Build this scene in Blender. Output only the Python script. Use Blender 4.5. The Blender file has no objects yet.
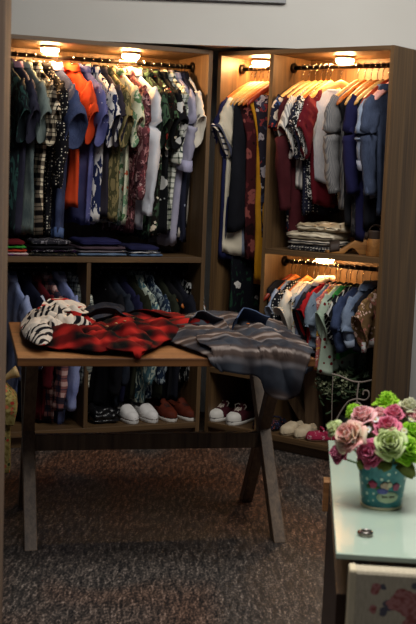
import bpy, math, random
from mathutils import Vector, Matrix, noise
random.seed(7)
S = bpy.context.scene
COL = S.collection
PI = math.pi

# ------------------------------------------------------------------ camera
F, PITCH, ROLL, EYE = 1140.2, .1255, .0376, 1.45
cr, sr, cp, sp = math.cos(ROLL), math.sin(ROLL), math.cos(PITCH), math.sin(PITCH)
right, up0, fwd = Vector((1, 0, 0)), Vector((0, sp, cp)), Vector((0, cp, -sp))
R_ = right * cr + up0 * sr
U_ = up0 * cr - right * sr
cam = bpy.data.cameras.new('camera')
cam.sensor_fit = 'VERTICAL'; cam.sensor_height = 36; cam.sensor_width = 24
cam.lens = F * 36 / 624; cam.clip_start = .05
cam.dof.use_dof = True; cam.dof.focus_distance = 5.2; cam.dof.aperture_fstop = 8.5
co = bpy.data.objects.new('camera', cam); COL.objects.link(co)
M = Matrix((R_, U_, -fwd)).transposed().to_4x4(); M.translation = (0, 0, EYE)
co.matrix_world = M; S.camera = co

def ray(px, py):
    a, b = (px - 208) / F, (py - 312) / F
    X = a * cr + b * sr; v = a * sr - b * cr
    return Vector((X, cp + sp * v, -sp + cp * v))
FR = {'L': (-.869, 5.663, .3997), 'R': (.003, 6.082, -.6409), 'T': (-.6547, 3.9, .2104)}
def hit(u, d, px, py):                # where a sight line meets the plane at depth d of a unit: (s, z)
    x, y, a = FR[u]; r = ray(px, py); n = Vector((-math.sin(a), math.cos(a)))
    t = (d + n.x * x + n.y * y) / (n.x * r.x + n.y * r.y); p = r * t
    return math.cos(a) * (p.x - x) + math.sin(a) * (p.y - y), p.z + EYE
def hit_z(z, px, py):
    r = ray(px, py); r = r * ((z - EYE) / r.z); return Vector((r.x, r.y, z))
def at_y(y, px, py):
    r = ray(px, py); r = r * (y / r.y); return Vector((r.x, r.y, r.z + EYE))

# ------------------------------------------------------------------ materials
def lin(h):
    h = h.lstrip('#'); c = [int(h[i:i + 2], 16) / 255 for i in (0, 2, 4)]
    return [x / 12.92 if x <= .04045 else ((x + .055) / 1.055) ** 2.4 for x in c] + [1]
class NM:
    def __init__(s, name, rough=.85, spec=.3):
        s.m = bpy.data.materials.new(name); s.m.use_nodes = True
        s.t = s.m.node_tree; s.b = s.t.nodes['Principled BSDF']
        s.b.inputs['Roughness'].default_value = rough
        s.b.inputs['Specular IOR Level'].default_value = spec
        s.co = s.t.nodes.new('ShaderNodeTexCoord').outputs['Object']
    def n(s, typ, **kw):
        o = s.t.nodes.new('ShaderNode' + typ)
        for k, v in kw.items(): setattr(o, k, v)
        return o
    def put(s, sock, v):
        if isinstance(v, bpy.types.NodeSocket): s.t.links.new(v, sock)
        else: sock.default_value = v
    def math(s, op, a, b=0., c=0.):
        o = s.n('Math', operation=op)
        for i, v in enumerate((a, b, c)): s.put(o.inputs[i], v)
        return o.outputs[0]
    def mapping(s, scale=(1, 1, 1), rot=(0, 0, 0), loc=(0, 0, 0)):
        o = s.n('Mapping'); s.put(o.inputs[0], s.co)
        o.inputs['Scale'].default_value = scale; o.inputs['Rotation'].default_value = rot; o.inputs['Location'].default_value = loc
        return o.outputs[0]
    def noise(s, scale, vec=None, detail=3, dist=0., out='Fac'):
        o = s.n('TexNoise'); s.put(o.inputs['Vector'], vec or s.co)
        o.inputs['Scale'].default_value = scale; o.inputs['Detail'].default_value = detail; o.inputs['Distortion'].default_value = dist
        return o.outputs[out]
    def voro(s, scale, vec=None, rnd=1., out='Distance', feature='F1'):
        o = s.n('TexVoronoi', feature=feature); s.put(o.inputs['Vector'], vec or s.co)
        o.inputs['Scale'].default_value = scale; o.inputs['Randomness'].default_value = rnd
        return o.outputs[out]
    def ramp(s, f, stops, interp='LINEAR'):
        o = s.n('ValToRGB'); s.put(o.inputs[0], f); r = o.color_ramp; r.interpolation = interp
        while len(r.elements) < len(stops): r.elements.new(.5)
        for e, (p, c) in zip(r.elements, stops): e.position = p; e.color = c if not isinstance(c, str) else lin(c)
        return o.outputs[0]
    def mix(s, f, a, b):
        o = s.n('Mix', data_type='RGBA')
        s.put(o.inputs[0], f)
        for i, v in ((6, a), (7, b)): s.put(o.inputs[i], lin(v) if isinstance(v, str) else v)
        return o.outputs[2]
    def xyz(s, vec=None):
        o = s.n('SeparateXYZ'); s.put(o.inputs[0], vec or s.co); return o.outputs
    def step(s, a, b): return s.math('GREATER_THAN', a, b)
    def done(s, col, bump=None, dist=.002, strength=.5):
        s.put(s.b.inputs['Base Color'], lin(col) if isinstance(col, str) else col)
        if bump is not None:
            o = s.n('Bump'); o.inputs['Strength'].default_value = strength; o.inputs['Distance'].default_value = dist
            s.put(o.inputs['Height'], bump); s.t.links.new(o.outputs[0], s.b.inputs['Normal'])
        return s.m
_c = [0]
def nm(k): _c[0] += 1; return '%s_%d' % (k, _c[0])

def plain(c, rough=.85, spec=.3, metal=0):
    k = NM(nm('plain'), rough, spec); k.b.inputs['Metallic'].default_value = metal
    return k.done(c)
def cloth(c, c2=None, sc=9, rough=.92):           # plain cloth, slightly uneven dye and weave
    k = NM(nm('cloth'), rough, .15)
    n = k.noise(sc, detail=4)
    if c2 is None:
        a = lin(c); c2 = [v * 1.35 for v in a[:3]] + [1]; a = [v * .8 for v in a[:3]] + [1]
    else: a = lin(c); c2 = lin(c2)
    return k.done(k.ramp(n, [(.35, a), (.68, c2)]), k.noise(420, detail=1), .0006, .4)
def denim(c, c2):
    k = NM(nm('denim'), .95, .1)
    f = k.noise(6, detail=5); w = k.noise(300, k.mapping((1, 1, .15)), 2)
    f = k.math('ADD', k.math('MULTIPLY', f, .75), k.math('MULTIPLY', w, .3))
    return k.done(k.ramp(f, [(.4, c), (.66, c2)]))
def plaid(base, c1, c2, per=.07, w=.3, thin=None, ax=(1, 2), soft=False, off=(0, 0)):
    k = NM(nm('plaid'), .95, .1); o = list(k.xyz())
    if ax == (0, 1): o[1] = k.math('ADD', o[1], o[2])
    nz = k.math('MULTIPLY', k.noise(9, detail=1), .02)
    def band(axis, width, ofs, p=per):
        f = k.math('FRACT', k.math('ADD', k.math('DIVIDE', k.math('ADD', o[axis], nz), p), ofs))
        d = k.math('ABSOLUTE', k.math('SUBTRACT', f, .5))
        if soft:
            mr = k.n('MapRange', interpolation_type='SMOOTHSTEP'); k.put(mr.inputs[0], d)
            mr.inputs[1].default_value = width / 2 + .14; mr.inputs[2].default_value = max(width / 2 - .14, 0)
            return mr.outputs[0]
        return k.math('LESS_THAN', d, width / 2)
    a, b = band(ax[0], w, off[0]), band(ax[1], w, off[1])
    m = k.math('MULTIPLY', k.math('ADD', a, b), .5)
    col = k.ramp(m, [(0, base), (.5, c1), (1, c2)])
    if thin:
        t = k.math('MAXIMUM', band(ax[0], .07, .5 + off[0]), band(ax[1], .07, .5 + off[1])); col = k.mix(t, col, thin)
    return k.done(col, k.noise(420, detail=1), .0006, .4)
def dots(base, dot, sc=40, r=.3, rnd=.4, c2=None):
    k = NM(nm('dots'), .92, .15)
    d = k.voro(sc, rnd=rnd); f = k.math('LESS_THAN', d, r)
    b = base if c2 is None else k.ramp(k.noise(8), [(.4, base), (.65, c2)])
    return k.done(k.mix(f, b, dot))
def floral(base, cols, sc=16, cut=.42, leaf=None, dist=.8):
    """blossoms: petal-edged voronoi cells in a few colours over a ground with leaf sprigs"""
    k = NM(nm('floral'), .92, .15)
    wob = k.n('Vectorial') if False else None
    nv = k.noise(sc * 1.6, detail=2, out='Color')
    mx = k.n('MixRGB', blend_type='LINEAR_LIGHT'); mx.inputs[0].default_value = .06 * dist
    k.put(mx.inputs[1], k.co); k.put(mx.inputs[2], nv)
    v = k.n('TexVoronoi'); k.put(v.inputs['Vector'], mx.outputs[0]); v.inputs['Scale'].default_value = sc
    f = k.math('LESS_THAN', v.outputs['Distance'], cut)
    rnd = k.xyz(v.outputs['Color'])[0]
    stops = [(i / len(cols), c) for i, c in enumerate(cols)]
    pc = k.ramp(rnd, stops, 'CONSTANT')
    ground = base
    if leaf:
        lf = k.math('GREATER_THAN', k.noise(sc * 1.3, k.mapping((1.6, 1.2, .7), (.6, .3, .4)), 3, 1.2), .58)
        ground = k.mix(lf, base, leaf)
    col = k.mix(f, ground, pc)
    core = k.math('LESS_THAN', v.outputs['Distance'], cut * .28)
    col = k.mix(k.math('MULTIPLY', core, .7), col, base)
    return k.done(col)
def leaves(base, leaf, sc=14, cut=.54, c2=None, rot=.7):
    k = NM(nm('leaves'), .92, .15)
    a = k.noise(sc, k.mapping((2.2, 2.2, .8), (rot, 0, 0)), 2, 1.5); b = k.noise(sc, k.mapping((2.2, 2.2, .8), (-rot, 0, 0), (3, 1, 2)), 2, 1.5)
    f = k.math('GREATER_THAN', k.math('MAXIMUM', a, b), cut + .06)
    bb = base if c2 is None else k.mix(k.step(k.noise(sc * .7, detail=1), .55), base, c2)
    return k.done(k.mix(f, bb, leaf))
def stripes(a, b, per=.02, w=.5, ax=1, rot=0):
    k = NM(nm('stripes'), .92, .15); o = k.xyz(k.mapping((1, 1, 1), (rot, 0, 0)))
    f = k.math('FRACT', k.math('DIVIDE', k.math('ADD', o[ax], k.math('MULTIPLY', k.noise(8, detail=1), .015)), per))
    return k.done(k.mix(k.math('LESS_THAN', f, w), a, b))
def wood(dark, light, axis=2, sc=1., rough=.5, spec=.4, coat=0.):
    k = NM(nm('wood'), rough, spec)
    s = [26 * sc] * 3; s[axis] = 1.1 * sc
    v = k.mapping(tuple(s))
    g = k.noise(1.0, v, 5, .6)
    s2 = [110 * sc] * 3; s2[axis] = 2.5 * sc
    g2 = k.noise(1.0, k.mapping(tuple(s2)), 3)
    f = k.math('ADD', k.math('MULTIPLY', g, .7), k.math('MULTIPLY', g2, .3))
    k.b.inputs['Coat Weight'].default_value = coat; k.b.inputs['Coat Roughness'].default_value = .25
    return k.done(k.ramp(f, [(.32, dark), (.5, [(x + y) / 2 for x, y in zip(lin(dark), lin(light))]), (.68, light)]), f, .0008, .3)

W_CAB = wood('#3d2c1d', '#715636', 2)
W_CABH = wood('#3d2c1d', '#715636', 0)
W_CABY = wood('#3d2c1d', '#715636', 1)
W_EDGE = wood('#43372c', '#6f5d48', 2, 2)
W_TABLE = wood('#5a381f', '#96643a', 0, .8, .42, .3)
W_TLEG = wood('#4a3827', '#7a6147', 2, 1.2)
W_JAMB = wood('#6b5645', '#8f7863', 2, .5, .55)
W_DARK = wood('#20150f', '#3a281b', 2, 1)
W_HANG_O = wood('#a8541c', '#d07a30', 1, 2, .35)
W_HANG_Y = wood('#c98f45', '#e8bd77', 1, 2, .35)
W_HANG_R = wood('#7c2413', '#a33a1c', 1, 2, .35)
P_BLACK = plain('#0c0b0b', .45)
CHROME = plain('#b9b4aa', .22, .5, 1)
STEEL = plain('#6d675f', .35, .5, 1)
BRONZE = plain('#2c241d', .4, .5, .8)

def wall_mat():
    k = NM('wall_paint', .8, .2)
    n = k.noise(1.3, detail=3)
    return k.done(k.ramp(n, [(.3, '#bcb9b2'), (.7, '#c6c4be')]), k.noise(160, detail=2), .0006, .25)
WALL = wall_mat()
def floor_mat():
    k = NM('floor_stone', .55, .4)
    st = k.noise(1.0, k.mapping((70, 13, 1), (0, 0, -.3)), 6, .5)
    gr = k.noise(135, k.mapping((1, .4, 1), (0, 0, -.3)), 4); gr2 = k.noise(260, detail=2)
    big = k.noise(1.0, k.mapping((1.6, .8, 1), (0, 0, -.3), (4.2, 1.3, 0)), 2, .5)
    f = k.math('ADD', k.math('MULTIPLY', st, .42), k.math('ADD', k.math('MULTIPLY', gr, .48), k.math('MULTIPLY', gr2, .12)))
    grey = k.ramp(f, [(.4, '#101013'), (.5, '#38332f'), (.58, '#62574f'), (.68, '#9c8e82')])
    red = k.ramp(f, [(.4, '#140e0b'), (.5, '#472f22'), (.58, '#75503b'), (.68, '#a67d64')])
    m = k.n('MapRange'); k.put(m.inputs[0], big); m.inputs[1].default_value = .45; m.inputs[2].default_value = .62
    col = k.mix(m.outputs[0], grey, red)
    k.put(k.b.inputs['Roughness'], k.math('ADD', .36, k.math('MULTIPLY', gr, .3)))
    return k.done(col, f, .001, .3)
FLOOR = floor_mat()

# ------------------------------------------------------------------ mesh helpers
class MB:
    def __init__(s): s.v = []; s.f = []
    def box(s, x0, x1, y0, y1, z0, z1):
        b = len(s.v)
        s.v += [(x, y, z) for z in (z0, z1) for y in (y0, y1) for x in (x0, x1)]
        s.f += [tuple(b + i for i in q) for q in ((0, 2, 3, 1), (4, 5, 7, 6), (0, 1, 5, 4), (2, 6, 7, 3), (0, 4, 6, 2), (1, 3, 7, 5))]
        return s
    def loft(s, rings, cap0=True, cap1=True):
        b = len(s.v); n = len(rings[0])
        for r in rings: s.v += [tuple(p) for p in r]
        for i in range(len(rings) - 1):
            for j in range(n):
                k = (j + 1) % n
                s.f.append((b + i * n + j, b + i * n + k, b + (i + 1) * n + k, b + (i + 1) * n + j))
        if cap0: s.f.append(tuple(b + j for j in reversed(range(n))))
        if cap1: s.f.append(tuple(b + (len(rings) - 1) * n + j for j in range(n)))
        return s
    def tube(s, pts, r, n=8, cap=True):
        pts = [Vector(p) for p in pts]; rings = []
        ref = Vector((0, 0, 1)); u = None
        for i, p in enumerate(pts):
            t = (pts[min(i + 1, len(pts) - 1)] - pts[max(i - 1, 0)]).normalized()
            if u is None:
                u = t.cross(ref)
                if u.length < .05: u = t.cross(Vector((1, 0, 0)))
            u = (u - t * u.dot(t)).normalized(); w = t.cross(u)
            rr = r[i] if isinstance(r, (list, tuple)) else r
            rings.append([p + (u * math.cos(a) + w * math.sin(a)) * rr for a in [2 * PI * j / n for j in range(n)]])
        return s.loft(rings, cap, cap)
    def lathe(s, prof, c=(0, 0, 0), n=24, cap0=False, cap1=False):
        rings = [[(c[0] + r * math.cos(2 * PI * j / n), c[1] + r * math.sin(2 * PI * j / n), c[2] + z) for j in range(n)] for r, z in prof]
        return s.loft(rings, cap0, cap1)
    def grid(s, fn, nu, nv):
        b = len(s.v)
        for i in range(nu + 1):
            for j in range(nv + 1): s.v.append(tuple(fn(i / nu, j / nv)))
        for i in range(nu):
            for j in range(nv):
                q = b + i * (nv + 1) + j; s.f.append((q, q + nv + 1, q + nv + 2, q + 1))
        return s
    def mesh(s, name, smooth=True):
        m = bpy.data.meshes.new(name); m.from_pydata(s.v, [], s.f); m.update()
        if smooth:
            for p in m.polygons: p.use_smooth = True
        return m
    def build(s, name, mat, parent=None, smooth=True, bevel=0, subsurf=0, solid=0):
        o = bpy.data.objects.new(name, s.mesh(name, smooth)); COL.objects.link(o)
        o.data.materials.append(mat)
        if parent is not None: o.parent = parent
        if solid:
            d = o.modifiers.new('thickness', 'SOLIDIFY'); d.thickness = solid; d.offset = 0
        if bevel:
            d = o.modifiers.new('bevel', 'BEVEL'); d.width = bevel; d.segments = 2; d.limit_method = 'ANGLE'
        if subsurf:
            d = o.modifiers.new('smooth', 'SUBSURF'); d.levels = d.render_levels = subsurf
        return o
def box(name, mat, parent, *b, bevel=.0015): return MB().box(*b).build(name, mat, parent, False, bevel)
def tag(o, label, cat, group=None):
    o['label'] = label; o['category'] = cat
    if group: o['group'] = group
    return o
def thing(name, label, cat, loc=(0, 0, 0), rz=0, group=None):
    o = bpy.data.objects.new(name, None); COL.objects.link(o); o.empty_display_size = .05
    o.location = loc; o.rotation_euler = (0, 0, rz)
    return tag(o, label, cat, group)
def struct(o): o['kind'] = 'structure'; return o
def U(u, s, d, z):
    x, y, a = FR[u]
    return Vector((x + s * math.cos(a) - d * math.sin(a), y + s * math.sin(a) + d * math.cos(a), z))
def sgp(v, e): return math.copysign(abs(v) ** e, v)

# ------------------------------------------------------------------ setting
struct(box('floor', FLOOR, None, -3.2, 3.2, -1.2, 6.9, -.1, 0, bevel=0))
BY, BZ = 5.95, 2.072
struct(box('wall_back', WALL, None, -3.2, 3.2, BY, 6.9, BZ, 3.2, bevel=0))
struct(box('wall_rear', WALL, None, -3.2, 1.0, 6.7, 6.9, 0, BZ, bevel=0))
struct(box('wall_right', WALL, None, 1.0, 3.2, BY, 6.9, 0, BZ, bevel=0))
j = at_y(2.68, 11.3, 40)
struct(box('trim_1', W_JAMB, None, j.x - .14, j.x, 2.6, 2.68, 0, 3.1, bevel=.004))

# framed panel high on the wall: only its lower edge shows
a, b = at_y(BY - .03, 86, -1), at_y(BY - .03, 286, 3.2)
t = thing('picture_frame', 'pale grey framed panel hung high on the wall, lower edge in view', 'frame', (a.x, BY - .035, b.z))
w = b.x - a.x; fm = plain('#8d8f90', .5); fh = .9
box('frame_rail', fm, t, 0, w, 0, .03, 0, .03); box('frame_rail', fm, t, 0, w, 0, .03, fh - .03, fh)
box('frame_stile', fm, t, 0, .03, 0, .03, .03, fh - .03); box('frame_stile', fm, t, w - .03, w, 0, .03, .03, fh - .03)
box('panel', plain('#c9c6bf', .6), t, .03, w - .03, .012, .026, .03, fh - .03)

# ------------------------------------------------------------------ wardrobes
H = 2.055
GLOW = NM('lamp_glow'); 
GLOW.b.inputs['Emission Color'].default_value = (1, .54, .21, 1); GLOW.b.inputs['Emission Strength'].default_value = 360
GLOW = GLOW.done('#fff2dc')
GLOW2 = GLOW.copy(); GLOW2.name = 'lamp_glow_dim'; GLOW2.node_tree.nodes['Principled BSDF'].inputs['Emission Strength'].default_value = 130
def puck(parent, s, d, z, glow=None):
    c = (s, d, 0)
    base = MB().lathe([(.001, z), (.05, z), (.05, z - .014), (.001, z - .014)], c, 28).build('ceiling_light', plain('#d8cdbb', .35), parent)
    MB().lathe([(.044, z - .0145), (.046, z - .02), (.042, z - .03), (.03, z - .037), (.014, z - .041), (.0005, z - .042)], c, 28).build('diffuser', glow or GLOW, base)
def rail(parent, s0, s1, d, z):
    r = MB().tube([(s0, d, z), (s1, d, z)], .0115, 12).build('hanging_rail', BRONZE, parent)
    for s, e in ((s0, .012), (s1, -.012)):
        MB().tube([(s, d, z), (s + e, d, z)], .026, 16).build('rail_socket', BRONZE, r)
DL, DR, LW, RW, LX0 = .44, .37, .917, 1.03, -.22
T = .022
x, y, aL = FR['L']
LU = thing('wardrobe', 'open wooden wardrobe on the left with shirts above two lower bays', 'wardrobe', (x, y, 0), aL, 'open wardrobes')
for s in (LX0, LW - T): box('side_panel', W_CAB, LU, s, s + T, 0, DL, 0, H)
box('top_panel', W_CABH, LU, LX0 + T, LW - T, 0, DL, H - T, H)
box('back_panel', W_CAB, LU, LX0 + T, LW - T, DL - .012, DL, .06, H - T)
box('shelf', W_CABH, LU, LX0 + T, LW - T, .0, DL - .012, .98 - .028, .98)
box('bottom_shelf', W_CABH, LU, LX0 + T, LW - T, 0, DL - .012, .062, .092)
box('divider', W_CAB, LU, .269, .291, .004, DL - .012, .092, .952)
box('plinth', W_CABH, LU, LX0 + T, LW - T, .04, .058, 0, .062)
rail(LU, LX0 + T, LW - T, .215, 1.98); rail(LU, LX0 + T, .269, .215, .907); rail(LU, .291, LW - T, .215, .907)
for q in ((50, 47), (131, 53)):
    s, _ = hit('L', .2, *q); puck(LU, s, .2, H - T)
x, y, aR = FR['R']
RU = thing('wardrobe', 'open wooden wardrobe on the right with a narrow long bay beside a wide bay', 'wardrobe', (x, y, 0), aR, 'open wardrobes')
for s in (0, .348 - T, RW - T): box('side_panel' if s != .348 - T else 'divider', W_CAB, RU, s, s + T, 0 if s != .348 - T else .003, DR, 0, H if s != .348 - T else H - T)
box('top_panel', W_CABH, RU, T, RW - T, 0, DR, H - T, H)
box('back_panel', W_CAB, RU, T, .326, DR - .012, DR, .06, H - T)
box('back_panel', W_CAB, RU, .348, RW - T, DR - .012, DR, .06, H - T)
for a, b, z0, z1, n in ((.348, RW - T, 1.023, 1.051, 'shelf'), (T, .326, .357, .385, 'shelf'), (T, .326, .055, .085, 'bottom_shelf'), (.348, RW - T, .055, .085, 'bottom_shelf')):
    box(n, W_CABH, RU, a, b, 0, DR - .012, z0, z1)
box('plinth', W_CABH, RU, T, .326, .04, .058, 0, .055); box('plinth', W_CABH, RU, .348, RW - T, .04, .058, 0, .055)
rail(RU, T, .326, .185, 1.98); rail(RU, .348, RW - T, .185, 1.98); rail(RU, .348, RW - T, .185, .978)
for q in ((261, 61), (345, 57)):
    s, _ = hit('R', .2, *q); puck(RU, s, .2, H - T)
puck(RU, .59, .2, 1.023, GLOW2)
p = U('L', hit('L', 0, 131, 42)[0], .05, H)

# ------------------------------------------------------------------ hangers
def hanger_meshes():
    hk = MB()
    pts = [(0, .016 * math.cos(a) , .0 + .016 * math.sin(a)) for a in [math.radians(d) for d in range(200, -75, -25)]]
    pts = [(0, -.0155, -.006)] + pts[1:] + [(0, 0.0, -.03), (0, 0, -.075)]
    hk.tube(pts, .0019, 6)
    out = {}
    for kind, th, hw in (('wood', .0095, .185), ('flat', .003, .18), ('pad', .02, .17)):
        b = MB(); rings = []
        for i in range(19):
            u = -1 + 2 * i / 18; y = u * hw
            zc = -.083 - .11 * abs(u) ** 1.25 - (.004 if abs(u) > .95 else 0)
            hh = (.02 - .006 * abs(u)) if kind == 'wood' else (.006 if kind == 'flat' else .022)
            e = 1 if abs(u) < .99 else .55
            rings.append([(th * e * math.cos(a), y, zc + hh * e * math.sin(a)) for a in [2 * PI * k / 10 for k in range(10)]])
        b.loft(rings)
        if kind == 'flat':
            b.tube([(0, -hw + .01, -.19), (0, hw - .01, -.19)], .003, 6)
        out[kind] = b.mesh('hanger_' + kind)
    return hk.mesh('hook'), out
HOOK, HBARS = hanger_meshes()
HOOK.materials.append(CHROME)
PADM = cloth('#d9938a', '#e8b3a6')
HM = {'o': ('wood', W_HANG_O, 'orange-brown wooden'), 'y': ('wood', W_HANG_Y, 'pale yellow wooden'), 'r': ('wood', W_HANG_R, 'red-brown wooden'),
      'k': ('flat', P_BLACK, 'thin black'), 'p': ('pad', PADM, 'pink padded')}
HB = {}
def hanger(code, loc, rz, what, group):
    kind, mat, word = HM[code]
    lb_ = ('%s hanger holding the %s' % (word, what)).split()
    t = thing('clothes_hanger', ' '.join(lb_[:16]), 'hanger', loc, rz, group)
    h = bpy.data.objects.new('hook', HOOK); COL.objects.link(h); h.parent = t
    if code not in HB:
        HB[code] = HBARS[kind].copy(); HB[code].materials.append(mat)
    b = bpy.data.objects.new('shoulder_bar', HB[code]); COL.objects.link(b); b.parent = t
    return t

# ------------------------------------------------------------------ garments
def garment(u, s, d, zr, zhem, mat, what, group, name='shirt', cat='shirt', sleeve='short', hang='k', collar=True, cmat=None, smat=None,
            sw=.2, nw=.055, bw=.145, hw=.14, t=.021, yaw=None, side=-1, slen=.5, drop=.062, cuff=None, hmat=None, puff=.024, front=1., hemdip=.0, slope=None, tilt=None):
    """one hung piece of clothing; local x runs along the rail, -y is the front edge, z up, origin on the rail"""
    ph = random.random() * 9
    if yaw is None: yaw = (.3 if u == 'L' else -.24) + random.uniform(-.06, .06)
    if slope is None: slope = .68 if u == 'L' else .5
    if tilt is None: tilt = .05
    ang = FR[u][2] + yaw
    g = thing(name, what, cat, U(u, s, d, zr), ang, group)
    hanger(hang, U(u, s, d, zr), ang, HSHORT[0] or what, group.replace('clothes', 'hangers'))
    zn = -drop; L = zn - (zhem - zr)
    zsh = zn - slope * (sw - nw); dzs = zsh - zn + .058
    def fold(y, z, k=1):
        f = min(1, max(0, (zn - z) / L))
        a = .0035 + .011 * f
        return k * a * (math.sin(y * 42 + ph + 3 * z) + .6 * math.sin(y * 95 + 2 * ph - 5 * z) + .8 * noise.noise((y * 9, z * 5, ph)))
    N = 30; rings = []
    NR = 26
    for i in range(NR):
        v = i / (NR - 1)
        v = v ** 1.35
        z = zn - L * v
        if z > zsh: w = nw + (zn - z) / slope
        elif z > zsh - .17: w = sw + (bw - sw) * min(1, (zsh - z) / .17) ** .7
        else: w = bw + (hw - bw) * (zsh - .17 - z) / max(.01, L)
        f = (zn - z)
        tt = .017 + (t - .017) * min(1, f / .12) + .006 * max(0, (f - .2))
        ring = []
        for k in range(N):
            a = 2 * PI * k / N
            yy = w * sgp(math.sin(a), .9); xx = tt * sgp(math.cos(a), .75)
            zz = z + (.012 * math.sin(yy * 30 + ph) - hemdip * (yy / max(w, .01))) * v ** 3
            ring.append((xx + fold(yy, z), yy + tilt * v + .004 * noise.noise((z * 12, ph, k)), zz))
        rings.append(ring)
    # turn the hem inwards so that the opening is hollow
    last = rings[-1]; cx = sum(p[0] for p in last) / N
    rings.append([((p[0] - cx) * .6 + cx, p[1] * .965, p[2] + .004) for p in last])
    rings.append([((p[0] - cx) * .5 + cx, p[1] * .9, p[2] + .08) for p in last])
    MB().loft(rings, False, False).build('body', mat, g)
    if hmat:
        hr = [[((p[0] - cx) * 1.1 + cx, p[1] * 1.01, p[2] + o) for p in last] for o in (.05, -.002)]
        MB().loft(hr, False, False).build('hem_band', hmat, g, solid=.003)
    # sleeves
    sm = smat or mat
    def sleeve_at(fr):
        sg = -1 if fr else 1
        if sleeve == 'short':
            if fr: path = [(-sw + .065, -.055, .015, .052), (-sw + .03, -.10, .02, .062), (-sw + .005 * front, -.165, puff, .07), (-sw - .018 * front, -.20 - .3 * (slen - .3) , puff * 1.25, .094)]
            else: path = [(-sw + .06, -.07, .013, .05), (-sw + .05, -.13, .016, .05), (-sw + .05, -.2, .016, .05)]
        else:
            q = slen
            path = [(-sw + .06, -.055, .015, .052), (-sw + .02, -.1, .02, .056), (-sw + .006, -.2, .022 + puff * .2, .05), (-sw + .012, -.3 * q / .5, .02 + puff * .2, .044), (-sw + .028, -.42 * q / .5, .018 + puff * .2, .039), (-sw + .044, -q, .015 + puff * .25, .036)]
        path = [(a_, b_ + dzs, c_, d_) for a_, b_, c_, d_ in path]
        # interpolate and wrinkle
        P = []
        m = len(path) - 1
        for i in range(m):
            for k in range(4):
                f = k / 4; P.append([path[i][c] + (path[i + 1][c] - path[i][c]) * f for c in range(4)])
        P.append(list(path[-1]))
        rg = []
        n = 16
        for i, (y, z, rx, r2) in enumerate(P):
            y0, z0 = P[max(i - 1, 0)][:2]; y1, z1 = P[min(i + 1, len(P) - 1)][:2]
            dy, dz = y1 - y0, z1 - z0; l = math.hypot(dy, dz) or 1; dy /= l; dz /= l
            ey, ez = -dz, dy                     # across the sleeve in its plane
            if ez > 0: ey, ez = -ey, -ez
            if sleeve == 'short' and fr:         # a short sleeve stands open towards the room
                f = (i / (len(P) - 1)) ** 1.3
                ey, ez = ey * (1 - f) + .42 * f, ez * (1 - f) - .9 * f
            wr = 1 + .16 * noise.noise((i * .55, ph, 0))
            off = side * .012 * min(1, i / 4)
            c = []
            for k in range(n):
                a = 2 * PI * k / n
                e = r2 * sgp(math.cos(a), .9) * wr; xx = rx * sgp(math.sin(a), .8) * wr + off + .014 * noise.noise((i * .6, math.cos(a) * 1.6 + ph, math.sin(a)))
                yy = y + ey * e
                zz = zn + z + ez * e
                c.append((xx, sg * -1 * yy if not fr else yy, zz))
            rg.append(c)
        e = rg[-1]; mx = sum(p[0] for p in e) / n; my = sum(p[1] for p in e) / n; mz = sum(p[2] for p in e) / n
        back = rg[-4]; bx, by, bz = [sum(p[c] for p in back) / n for c in range(3)]
        rg.append([(mx + (p[0] - mx) * .86, my + (p[1] - my) * .93, mz + (p[2] - mz) * .93) for p in e])
        rg.append([(bx + (p[0] - mx) * .6, by + (p[1] - my) * .75, bz + (p[2] - mz) * .75) for p in e])
        so = MB().loft(rg, False, True).build('sleeve', sm, g)
        if cuff is not None and fr:
            a1, a2 = rg[-3], rg[-6] if sleeve != 'short' else rg[-4]
            cc = lambda r, k, dz=0: [(mx_ + (p[0] - mx_) * k, my_ + (p[1] - my_) * k, p[2] + dz) for p in r for mx_, my_ in [(sum(q[0] for q in r) / n, sum(q[1] for q in r) / n)]]
            MB().loft([cc(a2, 1.12), cc(a2, 1.24), cc(a1, 1.28), cc(a1, 1.1, -.006)], False, False).build('cuff', cuff, so)
    if sleeve != 'none':
        sleeve_at(True); sleeve_at(False)
    if collar:
        cm = cmat or mat; cr_ = []
        for rr, rx, dz in ((.98, .018, -.004), (.92, .02, .02), (.86, .021, .034), (1.0, .027, .036), (1.16, .031, .016), (1.24, .032, .0)):
            cr_.append([(rx * math.cos(a) * 1.0, nw * rr * math.sin(a) , zn + dz + (-.01 if math.sin(a) < -.5 else .004) * (1 if dz > .01 else .6)) for a in [2 * PI * k / 20 for k in range(20)]])
        MB().loft(cr_, False, False).build('collar', cm, g)
    else:
        rb = [[((.017 + o * .3) * math.cos(a), (nw + o) * math.sin(a), zn + dz) for a in [2 * PI * k / 20 for k in range(20)]] for o, dz in ((.001, -.006), (.003, .004), (-.004, .006), (-.006, -.01))]
        MB().loft(rb, False, False).build('neckband', cmat or sm, g)
    return g
HSHORT = [None]

# colours of the stock
navy, char, black = '#1c2238', '#26272e', '#111114'
def zpx(u, s, d, py):                  # height on the vertical line (s, d) of a unit that shows at picture row py
    lo, hi = 0., 2.2
    for _ in range(40):
        m = (lo + hi) / 2; p = U(u, s, d, m); q = Vector((p.x, p.y, p.z - EYE))
        if 312 - q.dot(U_) / q.dot(fwd) * F > py: lo = m
        else: hi = m
    return lo
def rack(u, d, zr, rodpx, rows, group, **common):
    for r in rows:
        r = dict(r); k = dict(common)
        px = r.pop('px'); hy = r.pop('hem'); HSHORT[0] = r.pop('short', None); dx = r.pop('dx', -8)
        s, _ = hit(u, d, px, rodpx(px)); s = r.pop('s', s) + r.pop('ds', 0)
        _, zh = hit(u, d - .13, px + dx, hy) if u == 'L' else (0, zpx(u, s, d - .13, hy))
        k.update(r)
        garment(u, s, d, zr, zh, group=group, **k)
D = dict
G1 = 'clothes on the upper left rail'
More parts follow.
